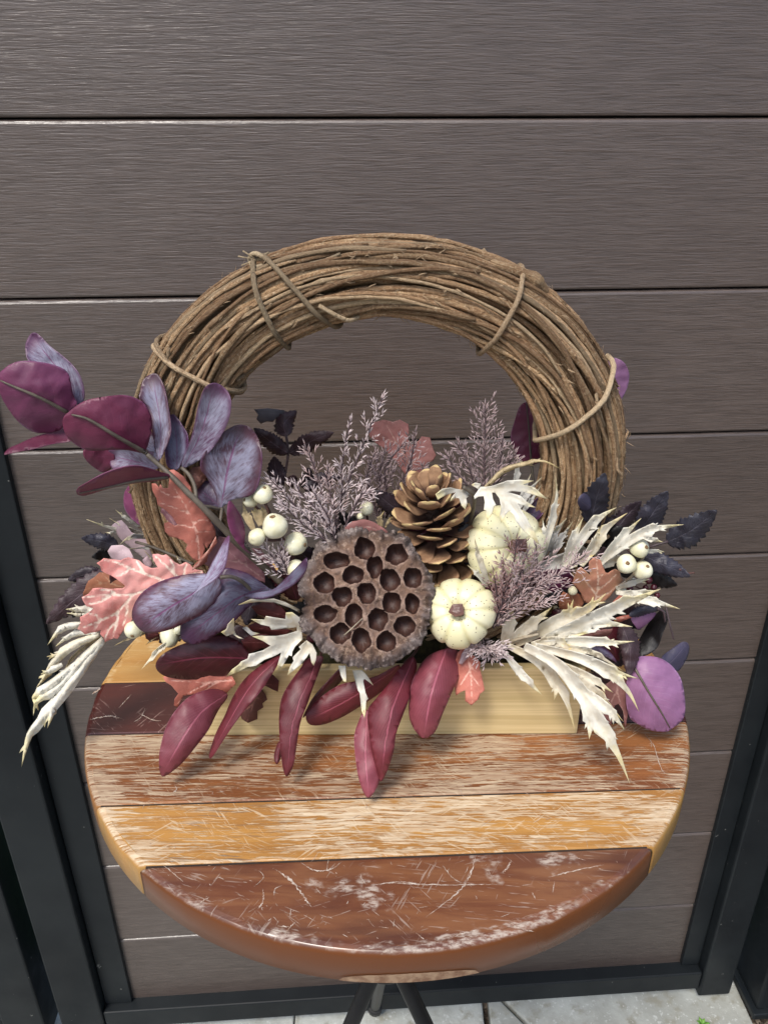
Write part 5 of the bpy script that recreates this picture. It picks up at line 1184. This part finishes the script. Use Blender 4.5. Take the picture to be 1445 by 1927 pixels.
serr(o, 'a6', [(540,270),(630,550),(622,865)], 140, .575, .555, 'darkbrown', 14); serr(o, 'a6', [(620,170),(780,110),(990,95)], 66, .57, .575, 'darkblue', 10)
leaf(o, 'a6', [(1000,100),(1050,150),(1055,240),(1000,380),(950,520),(860,600),(760,635),(690,620),(700,520),(760,400),(840,260),(940,140)], [(1020,120),(920,400),(720,620)], .585, .575, 'black', tilt=.01)
twig(o, 'a6', [(1040,80),(1065,200),(1095,320),(1125,438)], [.58,.575,.57,.568], .0008, 'stem_dark'); twig(o, 'a6', [(940,90),(1010,130),(1030,240)], .575, .001, 'stem_dark')
leaf(o, 'a6', [(160,540),(300,520),(420,600),(480,700),(400,660),(260,600)], [(170,545),(460,680)], .565, .56, 'euc_bloom_dark')
leaf(o, 'a5', [(120,740),(240,710),(340,790),(320,900),(220,930),(100,850)], [(130,830),(320,800)], .60, .60, 'euc_plum')
leaf(o, 'a7', [(670,1250),(740,1170),(830,1150),(870,1220),(800,1290),(700,1300)], [(690,1280),(840,1170)], .575, .57, 'euc_plum')
leaf(o, 'a7', [(1140,1060),(1300,1040),(1445,1050),(1440,1160),(1300,1250),(1160,1150)], [(1150,1150),(1420,1080)], .60, .60, 'euc_plum')

# ================================================================== BERRIES
def berry_mat():
    M = Mat('cream_berry', .32, .5); ob = M.coord(); M.b.inputs['Subsurface Weight'].default_value = .0
    M.col(M.mix(M.step(M.noise(ob, 70., 3.), .35, .65), (.66, .63, .42), (.77, .76, .58))); M.bump(M.noise(ob, 120., 3.), .15, .001); return M.m
BERRY = berry_mat(); CALYX = simple('brown_calyx', (.16, .09, .04), (.28, .18, .08), .8, 300, .6)
DBERRY = simple('dark_red_berry', (.08, .008, .018), (.05, .006, .012), .25, 60, .1)
def berry(o, f, x, y, rp, Y, up_=.0, side=0., mat=None, el=1., cal=True):
    (px, py), = fr(f, [(x, y)]); c, r, u, n, sc = frame_at(px, py, Y, up_, side); rr = rp*sc*FR[f][2]
    V, Fc = [], []; na, nb = 22, 14; s = random.random()*30
    for j in range(nb+1):
        t = math.pi*j/nb
        for i in range(na):
            a = 2*math.pi*i/na; pr = math.sin(t); z = math.cos(t)*el-.12*math.exp(-(pr/.25)**2)*(t < 1.5)
            q = 1+.13*noise.noise(Vector((math.cos(a)*pr*.9, math.sin(a)*pr*.9, z*.9+s)))
            V.append(c+(r*math.cos(a)*pr+u*math.sin(a)*pr+n*z)*rr*q)
    for j in range(nb): Fc += [(j*na+i, (j+1)*na+i, (j+1)*na+(i+1) % na, j*na+(i+1) % na) for i in range(na)]
    b_ = mk('berry', V, Fc, mat or BERRY, o)
    if cal:
        V = [c+n*rr*(el*.90)]; k = 7
        for ring in (0, 1):
            for i in range(k):
                a = 2*math.pi*i/k; w_ = .10 if ring == 0 else .22*random.uniform(.75, 1.2)
                V.append(c+(r*math.cos(a)*w_+u*math.sin(a)*w_+n*(el*(.95 if ring == 0 else .925)))*rr)
        Fc = [(0, 1+i, 1+(i+1) % k) for i in range(k)]+[(1+i, 1+k+i, 1+k+(i+1) % k, 1+(i+1) % k) for i in range(k)]
        mk('calyx', V, Fc, CALYX, b_, sol=.0004)
    return c
def bc(label, f, base, Y): return thing('berry_cluster', f, base, Y, label, 'berries', 'berry clusters')
o = bc('upper pair of cream berries beside the big bloomed eucalyptus leaf', 'a3', (1040, 400), .59)
berry(o, 'a3', 1025, 280, 74, .578, .8, .2); berry(o, 'a3', 930, 330, 52, .585, .3, -.9, el=1.15)
twig(o, 'a3', [(1075,420),(1040,350),(1020,310)], [.59,.585,.58], .0012, 'stem_red'); twig(o, 'a3', [(1075,430),(1000,400),(940,345)], [.59,.588,.586], .0010, 'stem_red')
o = bc('lower cluster of cream berries left above the lotus pod', 'a3', (1270, 790), .58)
berry(o, 'a3', 1115, 520, 97, .562, .9, -.15); berry(o, 'a3', 978, 605, 66, .558, -.6, -.6, cal=False, el=1.05); berry(o, 'a3', 1270, 655, 88, .572, -.3, 1.0); berry(o, 'a3', 1275, 850, 76, .568, .2, 1.2)
twig(o, 'a3', [(1300,850),(1230,720),(1180,620),(1140,560)], [.578,.574,.57,.566], .0012, 'stem_red'); twig(o, 'a3', [(1180,620),(1100,630),(1010,620)], [.57,.566,.56], .0011, 'stem_red'); twig(o, 'a3', [(1080,470),(1060,400),(1045,350)], .575, .0011, 'stem_red')
cut(o, 'a3', [([(960,560),(900,440),(870,330)], 70)], (960, 560), .585, .59, 'tan', step=6); cut(o, 'a3', [([(1010,520),(980,420),(960,380)], 90), ([(1030,500),(1040,420),(1010,370)], 60)], (1010, 520), .58, .585, 'tan', step=6)
cut(o, 'a4', [([(120,870),(100,780),(150,665)], 90), ([(160,880),(200,800),(230,750)], 40)], (120, 870), .592, .592, 'tan', step=6)
o = bc('pale berry peeping out behind the top of the lotus pod', 'C', (790, 780), .61)
berry(o, 'C', 785, 745, 42, .60, .3, .2, el=1.3, cal=False); berry(o, 'C', 750, 790, 22, .605, .3, -.6, cal=False); twig(o, 'C', [(790,850),(788,800),(786,770)], .605, .001, 'stem_red')
o = bc('cream berries peeping out under the pink oak leaf', 'a2', (700, 1080), .57)
berry(o, 'a2', 540, 1080, 82, .56, -.9, -.3); berry(o, 'a2', 860, 1150, 78, .565, -1.2, .2, cal=False, el=1.3); berry(o, 'a2', 950, 1085, 46, .567, -.8, .3, cal=False)
twig(o, 'a2', [(900,1040),(720,1060),(580,1060)], [.575,.57,.565], .001, 'stem_pale')
leaf(o, 'a2', [(640,1100),(760,1110),(790,1150),(760,1180),(690,1190),(650,1160)], [(780,1120),(660,1150)], .572, .565, 'maroon', smooth=False, veins=[])
o = bc('three cream berries among white leaves at the far right', 'a5', (760, 800), .59)
berry(o, 'a5', 832, 592, 72, .565, .3, .75); berry(o, 'a5', 737, 707, 73, .560, .1, .05); berry(o, 'a5', 853, 752, 70, .563, .6, .5)
twig(o, 'a5', [(720,840),(770,800),(820,730),(850,670),(880,620)], [.58,.572,.57,.568,.562], .0012, 'stem_pale'); twig(o, 'a5', [(700,560),(750,610),(810,660)], [.585,.58,.572], .001, 'stem_red')
o = bc('small pale buds beside the coral oak leaf', 'a5', (360, 930), .585)
berry(o, 'a5', 340, 905, 34, .578, .2, .3, cal=False); berry(o, 'a5', 690, 905, 40, .583, .4, 0, cal=False); twig(o, 'a5', [(300,940),(335,915),(345,890)], .582, .0006, 'stem_pale')
o = bc('tiny dark red berries on thin stems below the far right cream berries', 'a5', (740, 880), .60)
for x, y, r_ in ((898, 828, 28), (935, 880, 24), (875, 882, 20), (760, 888, 24), (960, 940, 22), (325, 825, 26)): berry(o, 'a5', x, y, r_, .59, mat=DBERRY, cal=False)
twig(o, 'a5', [(700,870),(790,870),(850,895),(930,885)], .593, .0007, 'stem_red'); twig(o, 'a5', [(850,895),(880,860),(898,830)], .593, .0006, 'stem_red'); twig(o, 'a5', [(850,895),(910,920),(960,940)], .593, .0006, 'stem_red')

# ================================================================== MAUVE NEEDLE SPRIGS
def needle_mat(name, a, b_, tipc):
    M = Mat(name, .65, .3); ob = M.coord(); t = M.n('Attribute', attribute_name='tip').outputs['Fac']
    c = M.mix(M.step(M.noise(ob, 45., 3.), .35, .65), a, b_); c = M.mix(M.math('MULTIPLY', M.step(t, .2, 1.), .6), c, tipc)
    M.col(c); return M.m
NM = {'light': needle_mat('mauve_needles_light', (.42, .32, .32), (.52, .43, .43), (.72, .65, .65)), 'mid': needle_mat('mauve_needles', (.30, .2, .19), (.42, .31, .30), (.58, .5, .5)),
      'dark': needle_mat('mauve_needles_dark', (.21, .145, .145), (.31, .225, .225), (.45, .37, .38)), 'red': needle_mat('mauve_needles_reddish', (.2, .095, .09), (.31, .18, .175), (.46, .36, .36))}
hr = random.Random(5)
def heather(label, sprays, mat='mid', Y=None):
    """sprays: [frame, [points], Yb, Yt, branch length px, number of branches]"""
    f0, p0 = sprays[0][0], sprays[0][1][0]
    o = thing('needle_sprig', f0, p0, sprays[0][2], label, 'sprig', 'mauve needle sprigs')
    V, Fc, T = [], [], []
    def needle(p, d, l, w_):
        d = d.normalized(); a = d.orthogonal().normalized(); b_ = d.cross(a); k = len(V); m_ = p+d*l*.45
        V.extend((p, m_+a*w_, m_-a*w_*.5+b_*w_*.8, m_-a*w_*.5-b_*w_*.8, p+d*l)); T.extend((0, .5, .5, .5, 1))
        Fc.extend(((k, k+2, k+1), (k, k+3, k+2), (k, k+1, k+3), (k+4, k+1, k+2), (k+4, k+2, k+3), (k+4, k+3, k+1)))
    for f, pts, Yb, Yt, bl, nb, *mm in sprays:
        px = fr(f, pts); n = len(px)
        c = catmull([P(x, y, Yb+(Yt-Yb)*i/(n-1)) for i, (x, y) in enumerate(px)], 10)
        sc = (c[0]-CAM).dot(fw)/F; NL = 22*sc; NWd = 1.6*sc
        v, fc, u = tube(c, lambda t: .0011*(1-.6*t), 6, rough=.2, seed=hr.random()*9); mk('stem', v, fc, MT['stem_dark'], o, u)
        def along(path, length, dens, ang, shrink):
            tot = sum((path[i+1]-path[i]).length for i in range(len(path)-1)); k = max(4, int(tot/dens))
            for q in range(k):
                t = (q+hr.random())/k; i = t*(len(path)-1); a = min(int(i), len(path)-2); p = path[a].lerp(path[a+1], i-a); d = (path[a+1]-path[a]).normalized()
                e = Vector((hr.gauss(0, 1), hr.gauss(0, 1), hr.gauss(0, 1))); e = (e-d*e.dot(d)).normalized()
                an = ang*hr.uniform(.7, 1.3); needle(p, d*math.cos(an)+e*math.sin(an), length*hr.uniform(.65, 1.2)*(1-shrink*t), NWd)
            needle(path[-1], path[-1]-path[-2], length*.7, NWd)
        along(c, NL, .0013, .62, .4)
        nb = max(3, int(nb*.72))
        for b_ in range(nb):
            t = .08+.86*(b_+hr.random()*.6)/nb; i = t*(len(c)-1); a = min(int(i), len(c)-2); p = c[a].lerp(c[a+1], i-a); d = (c[a+1]-c[a]).normalized()
            side = (rt if b_ % 2 else -rt)*hr.uniform(.4, 1)+fw*hr.uniform(-1, .6)+up*hr.uniform(-.2, .4); side = (side-d*side.dot(d)).normalized()
            an = hr.uniform(.5, .85); l = bl*sc*(1-.72*t)*hr.uniform(.7, 1.15); e = (d*math.cos(an)+side*math.sin(an)).normalized()
            path = [p, p+e*l*.35, p+e*l*.7+d*l*.04, p+e*l+d*l*.12]; along(path, NL*.8, .0021, .6, .3)
    mk('needles', V, Fc, NM[mat], o, None, {'tip': T}, smooth=False, kind='stuff')
heather('tall pale mauve needle sprig rising highest inside the wreath', [('C', [(620,960),(640,700),(720,480),(800,280),(880,82)], .60, .605, 62, 16), ('C', [(610,900),(640,640),(640,480),(690,225)], .60, .60, 30, 10)], 'light')
heather('brownish needle sprig leaning left of the tallest one', [('C', [(590,930),(540,740),(490,540),(425,375)], .595, .60, 66, 16), ('C', [(600,930),(600,760),(560,620),(555,500)], .59, .59, 44, 9)], 'mid')
heather('grey mauve needle sprig leaning over the cream berries', [('C', [(560,940),(420,790),(300,660),(205,555)], .58, .58, 60, 16), ('C', [(570,950),(440,860),(340,770),(280,700)], .575, .57, 44, 10), ('C', [(580,900),(500,760),(400,660),(370,600)], .585, .585, 50, 10), ('C', [(640,900),(700,760),(760,660),(800,640)], .585, .585, 50, 9), ('C', [(600,930),(560,800),(500,700),(470,640)], .575, .57, 50, 9)], 'light')
heather('dense dark mauve needle sprigs in the centre behind the pine cone', [('C', [(880,800),(900,640),(900,500),(1010,350)], .625, .63, 70, 16), ('C', [(900,800),(980,620),(1040,480),(1075,295)], .63, .635, 66, 16), ('C', [(860,820),(820,680),(790,560),(830,420)], .62, .625, 66, 14), ('C', [(930,800),(1020,700),(1080,600),(1130,520)], .63, .63, 54, 10), ('C', [(850,800),(860,640),(870,500),(890,400)], .625, .63, 60, 12)], 'dark')
heather('conical dark mauve needle sprig right of the pine cone', [('E', [(235,520),(235,350),(240,200),(240,62)], .61, .62, 84, 26), ('E', [(200,480),(160,360),(110,240)], .61, .615, 52, 10), ('E', [(270,470),(310,340),(325,220)], .61, .615, 50, 10), ('E', [(290,450),(350,350),(385,290)], .615, .615, 40, 8), ('E', [(150,450),(90,370),(55,300)], .605, .61, 36, 7)], 'dark')
heather('reddish needle sprig in front of the rear pumpkin', [('a7', [(760,1640),(870,1360),(950,1080),(990,800)], .548, .545, 80, 14), ('a7', [(800,1600),(800,1420),(790,1280),(770,1150)], .552, .55, 60, 7), ('a7', [(830,1560),(860,1320),(870,1180),(860,1040)], .55, .545, 70, 8)], 'red')
heather('mauve needle sprig stretching right below the white leaf fan', [('a7', [(760,1660),(960,1440),(1200,1250),(1430,1120),(1660,950)], .548, .545, 130, 20), ('a7', [(780,1640),(900,1400),(1000,1200),(1100,900)], .552, .55, 110, 14), ('a7', [(800,1640),(1000,1500),(1150,1420),(1380,1360)], .545, .54, 100, 12), ('a7', [(900,1450),(1100,1250),(1180,1100),(1180,850)], .556, .555, 90, 12), ('a7', [(960,1500),(1040,1380),(1060,1230),(1050,1080)], .552, .55, 90, 10)], 'mid')
heather('small spiky needle tuft pointing forward at the planter rim', [('D', [(1270,830),(1290,880),(1310,910)], .56, .535, 70, 20), ('D', [(1290,840),(1310,900),(1320,960)], .555, .54, 50, 9), ('D', [(1300,850),(1240,890),(1180,900)], .555, .54, 44, 8), ('D', [(1270,860),(1350,880),(1410,880)], .55, .54, 44, 8)], 'light')
heather('short pale needle sprig under the lower cream berries', [('a3', [(1230,900),(1160,830),(1100,760),(1035,680)], .565, .56, 54, 12), ('a3', [(1220,880),(1180,800),(1150,720)], .566, .562, 40, 7)], 'light')

# ================================================================== DARK FILLER LEAVES ADDED FOR THE SHADE DEEP IN THE ARRANGEMENT
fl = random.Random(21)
for lab, x0, x1, y0, y1, n, mats in (('filler leaves darkened for the shade between eucalyptus stem and lotus pod', 410, 620, 1010, 1190, 22, ('dark', 'darkbrown', 'black', 'burg_dark')),
                                    ('filler leaves darkened for the shade around the pine cone', 620, 900, 960, 1120, 18, ('dark', 'black', 'burg_dark')),
                                    ('filler leaves darkened for the shade behind the front pumpkin and needles', 900, 1090, 1060, 1230, 14, ('dark', 'black', 'burg_dark')),
                                    ('filler leaves darkened for the shade at the right end of the planter', 1060, 1190, 1090, 1260, 14, ('dark', 'darkbrown', 'black')),
                                    ('filler leaves darkened for the shade under the pink oak leaf', 230, 420, 1090, 1180, 12, ('dark', 'darkbrown', 'burg_dark'))):
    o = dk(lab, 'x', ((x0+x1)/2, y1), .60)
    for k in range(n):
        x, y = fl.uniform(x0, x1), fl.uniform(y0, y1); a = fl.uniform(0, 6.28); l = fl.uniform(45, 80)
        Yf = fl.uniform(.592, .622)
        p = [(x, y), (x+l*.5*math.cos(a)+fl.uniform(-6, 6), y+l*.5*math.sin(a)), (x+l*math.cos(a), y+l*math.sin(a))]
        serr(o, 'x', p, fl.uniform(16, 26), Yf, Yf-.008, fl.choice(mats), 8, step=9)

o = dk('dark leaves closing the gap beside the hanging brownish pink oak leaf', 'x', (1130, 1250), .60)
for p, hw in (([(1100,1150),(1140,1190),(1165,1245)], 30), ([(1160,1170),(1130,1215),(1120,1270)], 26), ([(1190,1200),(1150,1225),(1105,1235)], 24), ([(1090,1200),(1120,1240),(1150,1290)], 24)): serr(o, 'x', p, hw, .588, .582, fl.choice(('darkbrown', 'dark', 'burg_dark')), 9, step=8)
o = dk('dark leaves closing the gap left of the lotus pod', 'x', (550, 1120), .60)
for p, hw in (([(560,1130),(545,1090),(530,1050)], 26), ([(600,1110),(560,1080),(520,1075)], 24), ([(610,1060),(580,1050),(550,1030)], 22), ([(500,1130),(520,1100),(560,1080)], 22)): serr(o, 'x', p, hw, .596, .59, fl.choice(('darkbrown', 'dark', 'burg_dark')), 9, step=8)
